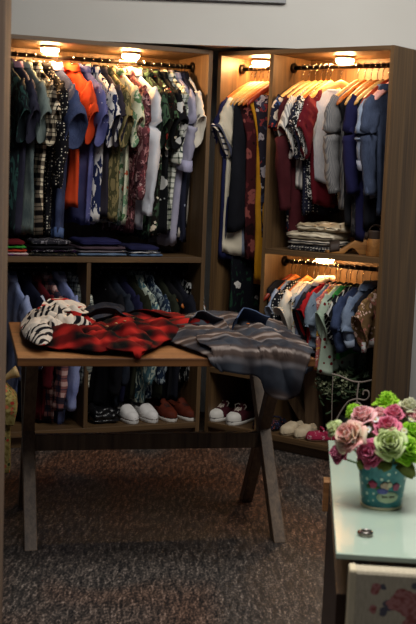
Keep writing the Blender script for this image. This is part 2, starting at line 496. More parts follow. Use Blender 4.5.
rack('L', .215, 1.98, lambda p: 54 + (p - 12) * .0765, [
 D(px=6, hem=233, mat=leaves('#12191d', '#26423f', 12), what='dark teal printed shirt at the far left end of the upper rail'),
 D(px=16, hem=238, mat=cloth('#2a2a38'), cmat=cloth('#7c6474'), what='charcoal navy shirt with a dusty mauve collar'),
 D(px=25, hem=236, mat=denim('#4d5a5c', '#7e8a84'), what='faded grey-green chambray shirt beside the charcoal navy one'),
 D(px=34, hem=238, mat=plaid('#d8cbb0', '#6a6053', '#0e0d0e', .062, .42, '#1a1818'), hw=.17, what='cream and black checked shirt with broad bands', sleeve='short'),
 D(px=45, hem=236, mat=dots('#121217', '#cfc8b8', 62, .24, .5), sleeve='long', slen=.55, what='black shirt scattered with small cream dots'),
 D(px=56, hem=238, mat=denim('#272e48', '#4a567a'), cmat=cloth('#cfc6dc'), what='dark denim shirt with a pale lilac collar and wide short sleeves', puff=.044, front=1.5, sw=.215, t=.032, hmat=denim('#3a4d78', '#6077a3')),
 D(px=72, hem=209, mat=cloth('#c23c1a', '#d9512a'), what='plain orange-red shirt right of the dark denim one', dx=0, hang='k', sw=.185, bw=.12, hw=.12),
 D(px=83, hem=224, mat=dots('#4c4f80', '#b9b5d6', 34, .12, .3, '#66689a'), what='violet blue shirt with tiny pale dots', dx=0),
 D(px=92, hem=224, mat=leaves('#20284c', '#d8d4cf', 9, .47), what='navy shirt with large white palm leaves', sleeve='short', puff=.028),
 D(px=100, hem=219, mat=cloth('#2b2730'), what='dark plum grey shirt hung behind the palm leaf one', hang='r'),
 D(px=108, hem=220, mat=leaves('#8a7c54', '#4d4a30', 15, .5), what='olive khaki shirt with a darker camouflage print', hang='k'),
 D(px=118, hem=224, mat=floral('#cfd0b4', ['#6f9270', '#b7593a', '#e6ddc2', '#55784f'], 17, .42, '#7fa08a'), what='pale green shirt with leafy orange blossoms', hang='r'),
 D(px=127, hem=232, mat=floral('#5a3136', ['#c9a4a0', '#8e4a50', '#2f1a20'], 24, .4, '#a9797a'), sleeve='long', slen=.6, what='maroon shirt with a dense pink sprig print', hang='r'),
 D(px=134, hem=228, mat=cloth('#b9bcc4', '#d3d3d6'), puff=.03, sleeve='long', slen=.68, what='plain light grey long shirt with a white collar', cmat=cloth('#e6e0d6')),
 D(px=143, hem=238, mat=leaves('#141a17', '#39513d', 12, .5), sleeve='short', what='black shirt with dark green leaves', collar=True),
 D(px=152, hem=238, mat=floral('#16130f', ['#8c2a22', '#d7c9b2', '#3f5a40'], 20, .36, '#2f4030'), what='black shirt with small red and cream flowers', hang='k'),
 D(px=160, hem=236, mat=floral('#0e0f12', ['#d8d8d4', '#bcbcb8', '#0e0f12'], 11, .44), what='black shirt with big white blossoms', hang='o', puff=.032),
 D(px=168, hem=232, mat=plaid('#cfd0c4', '#7d8274', '#14171a', .055, .22, '#3a4a44'), sleeve='long', slen=.42, cuff=plaid('#d5d6ca', '#7d8274', '#14171a', .045, .2), what='off-white flannel shirt with black windowpane lines and rolled cuff', hang='o', sw=.17),
 D(px=176, s=.785, yaw=.2, hem=246, mat=cloth('#8a889e', '#a6a3b4'), sleeve='long', slen=.44, cuff=cloth('#9a98b0'), puff=.034, what='lavender long sleeved shirt with rolled cuffs', hang='y'),
 D(px=182, s=.812, yaw=.18, hem=242, mat=dots('#1e2030', '#9aa0b4', 17, .13, .6), what='navy shirt with sparse pale star flowers', hang='y', sleeve='none'),
 D(px=186.5, s=.832, yaw=.14, hem=226, mat=cloth('#131318'), what='plain black shirt almost hidden at the right end', hang='k', sleeve='none', bw=.13, hw=.13),
 D(px=191, s=.85, yaw=.06, hem=240, mat=cloth('#cfc7b8', '#e0d8c8'), collar=False, sleeve='short', slen=.42, sw=.212, bw=.12, hw=.11, what='cream tee at the right end of the upper left rail', hang='o', front=.8, cat='tee', name='tee_shirt'),
], G1)

G2 = 'clothes in the lower left bay'
rack('L', .215, .907, lambda p: 267, [
 D(px=10, hem=408, mat=denim('#6f7fae', '#a3aed0'), sleeve='long', slen=.45, what='pale blue shirt at the left end of the lower left rail'),
 D(px=24, hem=420, mat=stripes('#171a2c', '#171a2c', .1), smat=stripes('#171a2c', '#c6c8d6', .05, .16, 0), what='black navy jacket with white striped sleeves', sleeve='long', slen=.4, cat='jacket', name='jacket'),
 D(px=34, hem=420, mat=cloth('#4d1017'), what='dark red shirt in the lower left bay', sleeve='long'),
 D(px=45, hem=426, mat=plaid('#3a2f38', '#8a5a58', '#c7a39c', .06, .4, '#20263c'), sleeve='long', slen=.62, what='dusky pink and grey plaid shirt in the lower left bay'),
 D(px=59, hem=430, mat=denim('#6e7ab0', '#9aa3cc'), sleeve='long', slen=.62, what='light blue shirt hung in the middle of the lower left bay', puff=.036, front=1.2, cmat=cloth('#a2a8c8')),
 D(px=73, hem=404, mat=plaid('#c9ccbe', '#7b8078', '#22262c', .045, .24, '#4a5560'), what='white and black checked shirt next to the bay divider', sleeve='long', slen=.5),
], G2)
G3 = 'dark clothes in the lower middle bay'
rack('L', .215, .907, lambda p: 267, [
 D(px=101, hem=412, mat=dots('#101015', '#8a8c96', 12, .1, .8), what='black jacket with pale specks next to the bay divider', name='jacket', cat='jacket', sleeve='long', slen=.55),
 D(px=110, hem=408, mat=denim('#191c26', '#2e3440'), what='blue-black denim jacket in the lower middle bay', name='jacket', cat='jacket', sleeve='long'),
 D(px=119, hem=405, mat=cloth('#1a1a36'), what='deep indigo shirt in the lower middle bay'),
 D(px=128, hem=402, mat=cloth('#1e2015'), what='dark moss shirt in the lower middle bay'),
 D(px=136, hem=404, mat=leaves('#4c6f78', '#b9c3b2', 16, .5, '#243844'), what='teal shirt with pale feathery leaves', sleeve='long', slen=.5, puff=.03),
 D(px=146, hem=402, mat=leaves('#1d2b40', '#93a0a4', 18, .52), what='ink blue shirt with small grey leaves', sleeve='long', slen=.5, puff=.03),
 D(px=155, hem=402, mat=cloth('#23261c'), what='blackish olive shirt on an orange hanger', hang='o'),
 D(px=162, hem=402, mat=cloth('#121216'), what='black shirt second from the right among the orange hangers', hang='o', sleeve='none'),
 D(px=171, hem=404, mat=cloth('#15161f'), what='midnight shirt left of the white flecked one', hang='r'),
 D(px=184, hem=384, mat=leaves('#101013', '#d0d0cc', 15, .53), what='black and white flecked shirt at the right end of the lower bay', hang='o', sw=.16, nw=.1, drop=.1),
], G3)
G4 = 'clothes in the narrow bay'
W4 = dict(side=1, yaw=-.30, slope=.72, nw=.125, drop=.148, sw=.185, bw=.135, collar=False)
rack('R', .185, 1.98, lambda p: 70, [
 D(px=240, s=0.110, hem=345, mat=floral('#0d0f16', ['#d8d2cc', '#0d0f16', '#8e8a90', '#0d0f16'], 13, .27, '#1d3a2a', .5), sleeve='none', what='long black dress with white flowers and green leaves', name='dress', cat='dress', hang='o', hw=.17),
 D(px=247, s=0.085, hem=258, mat=cloth('#1c1f42'), cmat=cloth('#d9d2c4'), what='navy tee with a white trimmed sleeve', name='tee_shirt', cat='tee', hang='o', bw=.165, hw=.17, tilt=0., cuff=stripes('#1c1f42', '#d9cfc0', .03, .7, 2)),
 D(px=251, s=0.112, hem=254, mat=cloth('#c4baa4', '#d8cfba'), what='long cream tee with a dark edged sleeve', name='tee_shirt', cat='tee', hang='y', bw=.165, hw=.17, tilt=0., cuff=cloth('#4a4c5c')),
 D(px=255, s=0.138, hem=256, mat=denim('#5a6478', '#8a93a4'), what='grey-blue top behind the black cardigan', name='top', cat='top', hang='y', hw=.12, sleeve='none'),
 D(px=259, s=0.163, hem=222, mat=cloth('#121319'), what='black cardigan in the narrow bay', name='cardigan', cat='cardigan', hang='y', bw=.185, hw=.19, tilt=0., sleeve='none', hemdip=-.05),
 D(px=264, s=0.192, hem=262, mat=floral('#3c1417', ['#8a4a44', '#5c2426', '#1d0a0c'], 16, .44), what='maroon velvet dress with rusty flowers', name='dress', cat='dress', hang='y', hw=.15, sleeve='none'),
 D(px=268, s=0.222, hem=284, mat=cloth('#c28418', '#d79a2a'), what='mustard yellow dress in the narrow bay', name='dress', cat='dress', hang='o', bw=.10, hw=.11, sw=.16, sleeve='none'),
 D(px=272, s=0.248, hem=240, mat=floral('#2a2630', ['#b9b0b4', '#8e3a3c', '#44465c'], 20, .42), what='grey printed blouse at the right end of the narrow bay', name='blouse', cat='blouse', hang='r', sleeve='none', bw=.11, hw=.1, sw=.15),
], G4, **W4)
G5 = 'clothes on the upper right rail'
W5 = dict(side=1, nw=.09, drop=.12, slope=.72, sw=.18, bw=.135, collar=False, cat='blouse', name='blouse')
rack('R', .185, 1.98, lambda p: 67 + (p - 300) * .012, [
 D(px=291, s=0.412, hem=232, mat=floral('#191b2a', ['#a8392a', '#3a4f78', '#c7b6a2'], 18, .42), what='black navy blouse with red and blue flowers', sleeve='long', slen=.22, hang='y', puff=.03, hw=.12),
 D(px=298, s=0.447, hem=246, mat=cloth('#3c1419'), what='plain maroon dress reaching down to the shelf', name='dress', cat='dress', sleeve='long', slen=.6, hang='y', hw=.12),
 D(px=307, s=0.487, hem=188, mat=stripes('#8e8c8a', '#cfcac2', .012, .5), what='grey and white pinstriped blouse with ruffled sleeve', hang='y', puff=.036),
 D(px=313, s=0.522, hem=214, mat=dots('#1a1c2c', '#c9c5bd', 60, .2, .25), what='navy dress with a grid of small white dots', name='dress', cat='dress', hang='y', hw=.17),
 D(px=318, s=0.550, hem=200, mat=floral('#14161c', ['#d8d4cc', '#d8d4cc', '#14161c'], 44, .5), what='black and white lace look blouse', hang='o', sleeve='short', puff=.03),
 D(px=324, s=0.578, hem=206, mat=dots('#58121c', '#a88a8e', 24, .1, .6), what='burgundy blouse with sparse pale sprigs', hang='y', hw=.14),
 D(px=332, s=0.640, hem=182, mat=denim('#b0afb4', '#d8d5d0'), what='crinkled grey-blue blouse turned towards the room', hang='y', yaw=-.75, sleeve='short', puff=.034, bw=.165, hw=.17, nw=.085, t=.032),
 D(px=345, s=0.735, hem=208, mat=stripes('#5c5c60', '#7a7876', .008, .5), what='grey ribbed knit top', name='knit_top', cat='top', hang='y', sleeve='long', slen=.5, puff=.036),
 D(px=352, s=0.775, hem=226, mat=cloth('#17171b'), what='black blouse right of the grey knit', hang='o', sleeve='none'),
 D(px=358, s=0.810, hem=236, mat=leaves('#1a1a1c', '#3c3a3c', 20), what='charcoal mottled blouse left of the deep blue one', hang='y', sleeve='none'),
 D(px=365, s=0.845, hem=240, mat=dots('#18183a', '#c7a29a', 8, .12, .9), what='deep blue blouse with a few embroidered flowers', hang='o', sleeve='long', slen=.5),
 D(px=371, s=0.875, hem=226, mat=cloth('#14151c'), what='black top between the deep blue blouse and denim shirt', hang='y', sleeve='none'),
 D(px=378, s=0.905, hem=200, mat=denim('#62708a', '#95a1b4'), what='blue chambray shirt with turned up pale cuff', name='shirt', cat='shirt', hang='r', sleeve='long', slen=.36, cuff=denim('#8490aa', '#b0b6c4'), collar=True, puff=.038, nw=.07),
 D(px=388, s=0.945, hem=214, mat=denim('#2a3142', '#465068'), what='dark slate jacket on a pink padded hanger', name='jacket', cat='jacket', hang='p', sleeve='long', slen=.5, collar=True),
], G5, **W5)
G6 = 'clothes in the lower right bay'
W6 = dict(side=1, nw=.07, drop=.1, slope=.72, sw=.165, bw=.15, hw=.155, tilt=0., slen=.27, front=.6, collar=False, cat='top', name='top')
rack('R', .185, .978, lambda p: 262 + (p - 290) * .05, [
 D(px=289, s=0.395, hem=352, mat=cloth('#15161a'), what='black top at the left end of the lower right rail', hang='r', sleeve='none', nw=.11, drop=.1),
 D(px=293, s=0.420, hem=356, mat=denim('#7d8ca8', '#aab4c6'), what='pale blue top on a wooden hanger in the lower right bay', hang='o', hw=.1),
 D(px=299, s=0.450, hem=338, mat=dots('#131419', '#d2cfc8', 70, .3, .1), what='black top with white houndstooth dots', sleeve='long', slen=.34, puff=.026),
 D(px=305, s=0.495, hem=340, mat=cloth('#c9c2b4', '#ded7c8'), what='cream tee with a wide open sleeve', name='tee_shirt', cat='tee', hang='o', puff=.036, front=1.2, hw=.12),
 D(px=310, s=0.535, hem=362, mat=floral('#d8d4cc', ['#4f8a4a', '#b43a3a', '#d8b24a', '#3a5a8a'], 34, .3), what='white dress with tiny multicoloured flowers', name='dress', cat='dress', sleeve='none', hw=.12),
 D(px=315.5, s=0.560, hem=372, mat=denim('#5a6a88', '#8793a8'), what='slim light denim dress in the lower right bay', name='dress', cat='dress', hw=.1, cmat=cloth('#ded8cc'), sleeve='none'),
 D(px=321, s=0.600, hem=352, mat=cloth('#1d1c22'), what='black shirt with a red lining below the sleeve', name='shirt', cat='shirt', collar=True, cmat=cloth('#e0dace'), hmat=cloth('#8c1218', '#a81a20'), hw=.15),
 D(px=327, s=0.632, hem=352, mat=cloth('#9c1a1e', '#b8242a'), what='bright red top behind the black shirt', hw=.11),
 D(px=332, s=0.668, hem=352, mat=denim('#5c6c80', '#8a98a6'), what='grey-blue chambray cardigan in the middle of the lower right rail', name='cardigan', cat='cardigan', sleeve='long', slen=.24, puff=.03),
 D(px=337, s=0.692, hem=372, mat=floral('#b86a62', ['#e8c4b4', '#d8a83a', '#8c2a3a'], 30, .42), what='coral dress with yellow and pink flowers', name='dress', cat='dress', sleeve='none', hw=.12),
 D(px=342, s=0.730, hem=374, mat=dots('#9db09c', '#6a1a1e', 26, .24, .7, '#b4c2b0'), what='mint dress printed with small dark cherries', name='dress', cat='dress', sleeve='short', hw=.18, puff=.026),
 D(px=346.5, s=0.755, hem=358, mat=cloth('#2f7a3a', '#3f9a4a'), what='vivid green top between mint dress and striped one', sleeve='none', hw=.09, bw=.09, sw=.125),
 D(px=351, s=0.790, hem=345, mat=stripes('#15161a', '#b9bab4', .022, .22, 1, .5), what='black top with diagonal white stripes', sleeve='short', puff=.028),
 D(px=357, s=0.825, hem=346, mat=denim('#2b3550', '#475474'), what='dark indigo denim shirt behind the light denim jacket', name='shirt', cat='shirt', sleeve='long', slen=.3, puff=.028),
 D(px=364, s=0.870, hem=338, mat=denim('#5a6a84', '#8593a8'), what='light denim jacket with turned cuff over red and navy bands', name='jacket', cat='jacket', collar=True, sleeve='long', slen=.26, cuff=denim('#7d8ca2', '#a6b0be'), puff=.036, hmat=cloth('#a01c20')),
 D(px=371, s=0.915, hem=352, mat=cloth('#181a22'), what='black navy top right of the denim jacket', sleeve='none'),
 D(px=379, s=0.950, hem=350, mat=floral('#6b5236', ['#d8b8a8', '#a86a5c', '#8a6c44'], 26, .42), what='brown top with pink flowers at the right end', sleeve='short', puff=.03, hmat=floral('#d8d4d0', ['#c7485a', '#4a5a8a'], 30, .3)),
], G6, **W6)
HSHORT[0] = None

# ------------------------------------------------------------------ folded stock
def folded(u, s0, s1, d0, d1, z0, h, mat, label, group, name='folded_garment', cat='folded clothes', rough=.004, yaw=0, bulge=3.2):
    c = U(u, (s0 + s1) / 2, (d0 + d1) / 2, z0); L, W = s1 - s0, d1 - d0; ph = random.random() * 20
    rings = []; n = 36
    for i in range(15):
        q = -1 + 2 * i / 14; e = max(.0, 1 - abs(q) ** 7) ** .5 * .35 + .65
        if i in (0, 14): e = .55
        ring = []
        for k in range(n):
            a = 2 * PI * k / n; y = sgp(math.cos(a), .45) * W / 2; z = sgp(math.sin(a), 2 / bulge)
            lay = .006 * math.sin(z * 9 + ph) * (1 if math.cos(a) < -.6 else 0)
            zz = (z * e + 1) / 2 * h
            nz = noise.noise((q * 3 + ph, math.cos(a) * 2, z * 1.5)) * rough * (1 if zz > .25 * h else .2)
            ring.append((q * L / 2 + noise.noise((ph, y * 20, z * 3)) * rough, y * (.94 + .06 * e) + lay, max(zz + nz, 0)))
        rings.append(ring)
    o = MB().loft(rings).build(name, mat, None)
    o.location = c; o.rotation_euler = (0, 0, FR[u][2] + yaw)
    return tag(o, label, cat, group)
def sx(u, px, z, d=.05):
    lo, hi = -.4, 1.4
    for _ in range(40):
        m = (lo + hi) / 2; p = U(u, m, d, z)
        q = Vector((p.x, p.y, p.z - EYE)); X = q.dot(R_) / q.dot(fwd) * F + 208
        if X < px: lo = m
        else: hi = m
    return lo
def stack(u, p0, p1, zs, items, d0, d1, group):
    z = zs
    for h, mat, label, e0, e1, *kw in items:
        folded(u, sx(u, p0, z, d0) + e0, sx(u, p1, z, d0) + e1, d0, d1, z, h, mat, label, group, **(kw[0] if kw else {})); z += h
GS = 'folded clothes on the middle left shelf'
stack('L', 6, 29, .98, [
 (.02, plaid('#d6d2cc', '#8a5a6a', '#3450a0', .03, .3, '#c03a2a'), 'folded blue, red and white checked cloth at the bottom of the left stack', 0, 0),
 (.016, cloth('#b8402a'), 'folded brick red cloth above the checked one', 0, -.008),
 (.017, cloth('#2f8a34', '#49a84a'), 'folded bright green cloth in the leftmost stack', 0, -.014),
 (.026, cloth('#521218'), 'folded dark red cloth on top of the leftmost stack', 0, -.02)], .03, .3, GS)
stack('L', 31, 77, .98, [
 (.018, floral('#17161a', ['#6a6248', '#2c2a2a', '#8a8578'], 40, .4), 'folded black and olive printed cloth under the second stack', 0, 0),
 (.017, floral('#141018', ['#5a2a68', '#c8c4c8', '#241a2c'], 34, .42), 'folded purple and white printed cloth in the second stack', .008, -.004),
 (.018, cloth('#1a191f'), 'folded plain black cloth in the second stack', .004, -.012),
 (.03, leaves('#26262e', '#8e8c92', 14, .55), 'folded charcoal cloth with pale flowers topping the second stack', .012, -.03)], .03, .3, GS)
stack('L', 79, 127, .98, [
 (.018, denim('#4a6080', '#7f93ac'), 'folded light blue jeans under the third stack', 0, 0),
 (.016, stripes('#3c343c', '#6f6a70', .012, .5, 2), 'folded mauve grey striped cloth in the third stack', 0, -.004),
 (.018, cloth('#4a3c44'), 'folded brownish grey cloth in the third stack', .006, -.006),
 (.034, cloth('#1c1d42', '#26264e'), 'folded indigo cloth heaped on the third stack', .016, -.03)], .03, .3, GS)
stack('L', 130, 163, .98, [
 (.016, denim('#42587a', '#6f86a4'), 'folded blue jeans under the fourth stack', 0, 0),
 (.014, stripes('#1d2238', '#cfcdc8', .01, .5, 2), 'folded white edged navy cloth in the fourth stack', 0, -.012),
 (.026, cloth('#1a1b38', '#232448'), 'folded dark navy cloth on top of the fourth stack', .0, -.02)], .03, .3, GS)
KN = cloth('#b9ab92', '#d8ccb4', 14)
GK = 'folded knits on the middle right shelf'
stack('R', 287, 334, 1.051, [
 (.03, dots('#2e2e34', '#c9c2b4', 60, .34, .3), 'folded black and white speckled knit at the bottom of the knit stack', 0, 0, D(rough=.008)),
 (.026, stripes('#b9b0a0', '#3c3b40', .02, .35, 2), 'folded grey banded knit second in the knit stack', .004, -.006, D(rough=.008)),
 (.042, KN, 'folded thick cream knit in the middle of the knit stack', -.004, -.01, D(rough=.014, bulge=2.4)),
 (.046, plaid('#c4b79e', '#a08e72', '#6a5a4a', .1, .16, None), 'rolled cream knit with a dark band topping the knit stack', .05, .012, D(rough=.016, bulge=2.2))], .04, .24, GK)

# ------------------------------------------------------------------ shoes
def shoe(name, cat, label, group, u, px, d, z, upper, sole, yaw=0, L=.265, W=.094, hs=.022, top=.085, vamp=.062, opening=.42, laces=None, toecap=None, lining=None, strap=None):
    """toe at -y, heel at +y, origin under the middle of the toe half"""
    s = sx(u, px, z, d)
    t = thing(name, label, cat, U(u, s, d, z), FR[u][2] + yaw, group)
    def half(v):           # v 0 toe .. 1 heel
        a = (1 - (1 - min(v / .33, 1)) ** 2.4) ** .5 if v < .33 else 1 - .17 * math.sin(min((v - .33) / .4, 1) * PI / 2) ** 2
        if v > .82: a *= max(0.0, 1 - ((v - .82) / .18) ** 2.6) ** .5
        return W / 2 * a
    y0 = -L * .45
    def outline(k, n=22):
        P = [(half(i / n) * k, y0 + L * ((i / n - .5) * (.98 + .02 * k) + .5)) for i in range(n + 1)]
        return [(x, y) for x, y in P] + [(-x, y) for x, y in reversed(P[1:-1])]
    so = MB().loft([[(x, y, zz) for x, y in outline(k)] for k, zz in ((.93, 0), (1.02, .004), (1.05, hs * .6), (1.03, hs), (.9, hs + .001))]).build('sole', sole, t)
    def H_(v):
        if v < .14: return .034 * (1 - (1 - v / .14) ** 2) ** .5 + .004
        if v < opening: return .036 + (vamp - .036) * ((v - .14) / (opening - .14))
        return vamp + (top - vamp) * max(0, (v - .6) / .4) ** 1.2 - .012 * math.sin(min(1, (v - opening) / (1 - opening)) * PI)
    def up(i, j):
        v = .0 + i; a = PI * j; x = math.cos(a); zz = math.sin(a) ** .75 if 0 < j < 1 else 0
        hw = half(v); h = H_(v)
        X = hw * sgp(x, .62); Z = h * zz
        if v > opening:
            w = min(1, (v - opening) / .06)
            if abs(x) < .72 and v < .93: Z = Z * (1 - w) + (.012) * w; X = X * (1 - .1 * w)
        return (X, y0 + L * v, hs - .001 + Z)
    uo = MB().grid(up, 44, 26).build('upper', upper, t, solid=.003)
    if lining is not None:
        MB().loft([[(x * .88, y, hs + .010) for x, y in outline(1)], [(x * .86, y, hs + .0125) for x, y in outline(1)]]).build('insole', lining, t)
    if toecap is not None:
        MB().grid(lambda i, j: (lambda p: (p[0] * 1.03, p[1] - .002, p[2] * 1.03 + .0015))(up(i * .2, j)), 12, 22).build('toe_cap', toecap, t)
    if laces is not None:
        m = MB()
        for k in range(5):
            v = .26 + k * .045; y = y0 + L * v; zz = hs + H_(v) + .003
            m.tube([(-.021, y, zz - .008), (-.008, y + .004, zz), (.008, y + .008, zz + .001), (.021, y + .012, zz - .007)], .0028, 6)
            m.tube([(.021, y, zz - .008), (.0, y + .006, zz + .002), (-.021, y + .012, zz - .007)], .0028, 6)
        y = y0 + L * .46; zz = hs + vamp + .002
        for q in ((-1, 1) if laces is not DKL else ()):
            m.tube([(0, y, zz), (q * .02, y - .004, zz + .016), (q * .036, y - .012, zz + .006), (q * .03, y - .02, zz - .012), (q * .006, y - .004, zz)], .0026, 6)
            m.tube([(0, y, zz), (q * .012, y - .026, zz - .004), (q * .022, y - .05, zz - .022)], .0026, 6)
        m.build('laces', laces, t)
        MB().grid(lambda i, j: ((j - .5) * .046, y0 + L * (.3 + .2 * i), hs + H_(min(.3 + .2 * i, opening)) + .0 + .022 * i * i - .012 * (2 * j - 1) ** 2), 8, 6).build('tongue', upper, t, solid=.003)
    if strap is not None:
        MB().tube([(-.04, y0 + L * .5, hs + .02), (-.02, y0 + L * .46, hs + .055), (.02, y0 + L * .46, hs + .055), (.04, y0 + L * .5, hs + .02)], .006, 8).build('strap', strap, t)
    return t
DKL = plain('#22100b', .7)
WHITE = cloth('#d6d2cf', '#e6e3e0', 20, .8); RUB = plain('#d8d4cc', .55)
shoe('slip_on_shoe', 'shoe', 'white slip-on shoe, left one of the pair on the bottom shelf', 'white slip-on shoes', 'L', 126, .14, .092, WHITE, plain('#cfccc8', .6), yaw=.08, W=.084, vamp=.066, opening=.44, top=.1, lining=cloth('#6a6660'))
shoe('slip_on_shoe', 'shoe', 'white slip-on shoe, right one beside the brown sneakers', 'white slip-on shoes', 'L', 145, .14, .092, WHITE, plain('#cfccc8', .6), yaw=.12, W=.084, vamp=.066, opening=.44, top=.1, lining=cloth('#6a6660'))
BRN = cloth('#4a1d13', '#652b1a', 12, .7)
shoe('sneaker', 'shoe', 'rust brown sneaker next to the white slip-on shoes', 'rust brown sneakers', 'L', 164, .14, .092, BRN, RUB, yaw=.1, W=.086, laces=DKL, lining=DKL)
shoe('sneaker', 'shoe', 'rust brown sneaker nearest the wardrobe side panel', 'rust brown sneakers', 'L', 182, .14, .092, BRN, RUB, yaw=.14, W=.086, laces=DKL, lining=DKL)
MAR = cloth('#38131b', '#4b1c26', 12, .85); LACE = plain('#c9bcae', .8)
shoe('canvas_sneaker', 'shoe', 'maroon canvas sneaker with white toe cap, left one in the narrow bay', 'maroon canvas sneakers', 'R', 224, .13, .085, MAR, RUB, yaw=.0, laces=LACE, toecap=RUB, lining=cloth('#8a9098'), top=.095)
shoe('canvas_sneaker', 'shoe', 'maroon canvas sneaker with white toe cap, right one by the divider', 'maroon canvas sneakers', 'R', 241, .125, .085, MAR, RUB, yaw=.04, laces=LACE, toecap=RUB, lining=cloth('#8a9098'), top=.095)
CRM = cloth('#bba98c', '#d0bfa2', 22, .95)
SMALL = D(L=.19, W=.078, hs=.012, top=.04, vamp=.05, opening=.55)
shoe('slipper', 'shoe', 'cream slipper, left one of the pair on the right bottom shelf', 'cream slippers', 'R', 291, .10, .085, CRM, cloth('#8a7a62'), yaw=.05, lining=cloth('#7a6a55'), **SMALL)
shoe('slipper', 'shoe', 'cream slipper, right one overlapping its partner', 'cream slippers', 'R', 304.5, .095, .085, CRM, cloth('#8a7a62'), yaw=.1, lining=cloth('#7a6a55'), **SMALL)
SMALL2 = D(L=.18, W=.07, hs=.01, top=.03, vamp=.04, opening=.4)
DKF = floral('#15151f', ['#9a4a3a', '#2a2c44', '#3a3f6a', '#15151f'], 40, .4)
shoe('flat_sandal', 'shoe', 'dark flowered sandal left of the cream slippers', 'dark flowered sandals', 'R', 263, .11, .085, DKF, plain('#1b1512', .7), yaw=.05, strap=DKF, lining=plain('#4a2a20'), **SMALL2)
shoe('flat_sandal', 'shoe', 'dark flowered sandal touching the left cream slipper', 'dark flowered sandals', 'R', 276, .13, .085, DKF, plain('#1b1512', .7), yaw=.15, strap=DKF, lining=plain('#4a2a20'), **SMALL2)
PNK = floral('#a02a48', ['#d8c4c4', '#c03a5a', '#7a1830'], 46, .34)
shoe('flat_shoe', 'shoe', 'crimson flat shoe with pale specks right of the cream slippers', 'crimson flat shoes', 'R', 321, .08, .085, PNK, plain('#6a4a3a', .7), yaw=-.7, strap=PNK, lining=plain('#5a2030'), **SMALL2)
shoe('flat_shoe', 'shoe', 'crimson flat shoe half hidden behind the bouquet', 'crimson flat shoes', 'R', 333, .12, .085, PNK, plain('#6a4a3a', .7), yaw=-.6, strap=PNK, lining=plain('#5a2030'), **SMALL2)

TAN = wood('#7a4f26', '#a9763c', 1, 1.5, .55)
def wedge(label, px, d, yaw):
    t = thing('wedge_sandal', label, 'shoe', U('R', sx('R', px, 1.051, d), d, 1.051), FR['R'][2] + yaw, 'tan wedge sandals')
    L, W = .235, .078; y0 = -L / 2; n = 22
    def topz(v): return .016 + .07 * (.5 - .5 * math.cos(PI * min(1, max(0, (v - .22) / .6))))
    def botz(v): return 0 if v < .42 or v > .72 else .03 * math.sin((v - .42) / .3 * PI)
    rings = []
    for i in range(n + 1):
        v = i / n; w = W / 2 * (1 - .2 * math.sin(PI * min(1, max(0, (v - .3) / .5)))) * min(1, (1 - (1 - min(v / .18, 1)) ** 2) ** .5 + .1) * (1 if v < .88 else (1 - ((v - .88) / .12) ** 2 * .5))
        zt, zb = topz(v), botz(v)
        rings.append([(-w, y0 + L * v, zb), (-w, y0 + L * v, zt * .6 + zb * .4), (-w * .98, y0 + L * v, zt), (w * .98, y0 + L * v, zt), (w, y0 + L * v, zt * .6 + zb * .4), (w, y0 + L * v, zb)])
    MB().loft(rings).build('wedge_sole', TAN, t, True, .003)
    LE = plain('#33261e', .6)
    def arc(v, h, wd, nm_):
        z = topz(v); w = W / 2
        MB().grid(lambda i, j: ((w + .002) * math.cos(PI * j), y0 + L * v + (i - .5) * wd, z - .01 + (h + .01) * math.sin(PI * j) ** .8 + .01 * i), 5, 18).build(nm_, LE, t, solid=.003)
    arc(.2, .04, .05, 'toe_strap'); arc(.86, .06, .022, 'ankle_strap')
    MB().grid(lambda i, j: ((W / 2 - .004) * math.cos(PI * (j - .0)), y0 + L * .86 + .03 * math.sin(PI * j), topz(.95) - .004 + .045 * i), 6, 16).build('heel_counter', LE, t, solid=.003)
wedge('tan wedge sandal seen from its side, toe towards the knit stack', 348, .11, -.98)
wedge('tan wedge sandal seen from its heel, by the outer side panel', 372, .15, -2.5)

# crumpled shiny black bag on the bottom shelf
LEA = NM('black_leather', .28, .5); LEA = LEA.done('#131316', LEA.noise(26, detail=3), .01, .8)
folded('L', sx('L', 94, .092), sx('L', 119, .092), .06, .2, .092, .085, LEA, 'crumpled shiny black leather bag left of the white slip-on shoes', None, 'leather_bag', 'bag', .03, 0, 2.2)

# ------------------------------------------------------------------ table
x, y, aT = FR['T']
TZ, TW, TD, TT = .772, 1.08, .904, .03
tb = thing('trestle_table', 'wooden table on crossed legs carrying three heaped shirts', 'table', (x, y, 0), aT)
box('table_top', W_TABLE, tb, 0, TW, 0, TD, TZ - TT, TZ, bevel=.003)
def beam(name, p, q, wy, wx, parent):
    (y0, z0), (y1, z1), xx = p[1:], q[1:], p[0]
    m = MB(); m.loft([[(xx - wx / 2, y0 - wy / 2, z0), (xx + wx / 2, y0 - wy / 2, z0), (xx + wx / 2, y0 + wy / 2, z0), (xx - wx / 2, y0 + wy / 2, z0)],
                      [(xx - wx / 2, y1 - wy / 2, z1), (xx + wx / 2, y1 - wy / 2, z1), (xx + wx / 2, y1 + wy / 2, z1), (xx - wx / 2, y1 + wy / 2, z1)]])
    return m.build(name, W_TLEG, parent, False, .003)
for s in (.072, 1.042):
    beam('leg', (s, .25, 0), (s, .83, TZ - TT), .062, .05, tb)
    beam('leg', (s, .80, 0), (s, .33, TZ - TT), .062, .046, tb)
box('stretcher', W_TLEG, tb, .097, 1.017, .52, .556, .308, .372, bevel=.003)

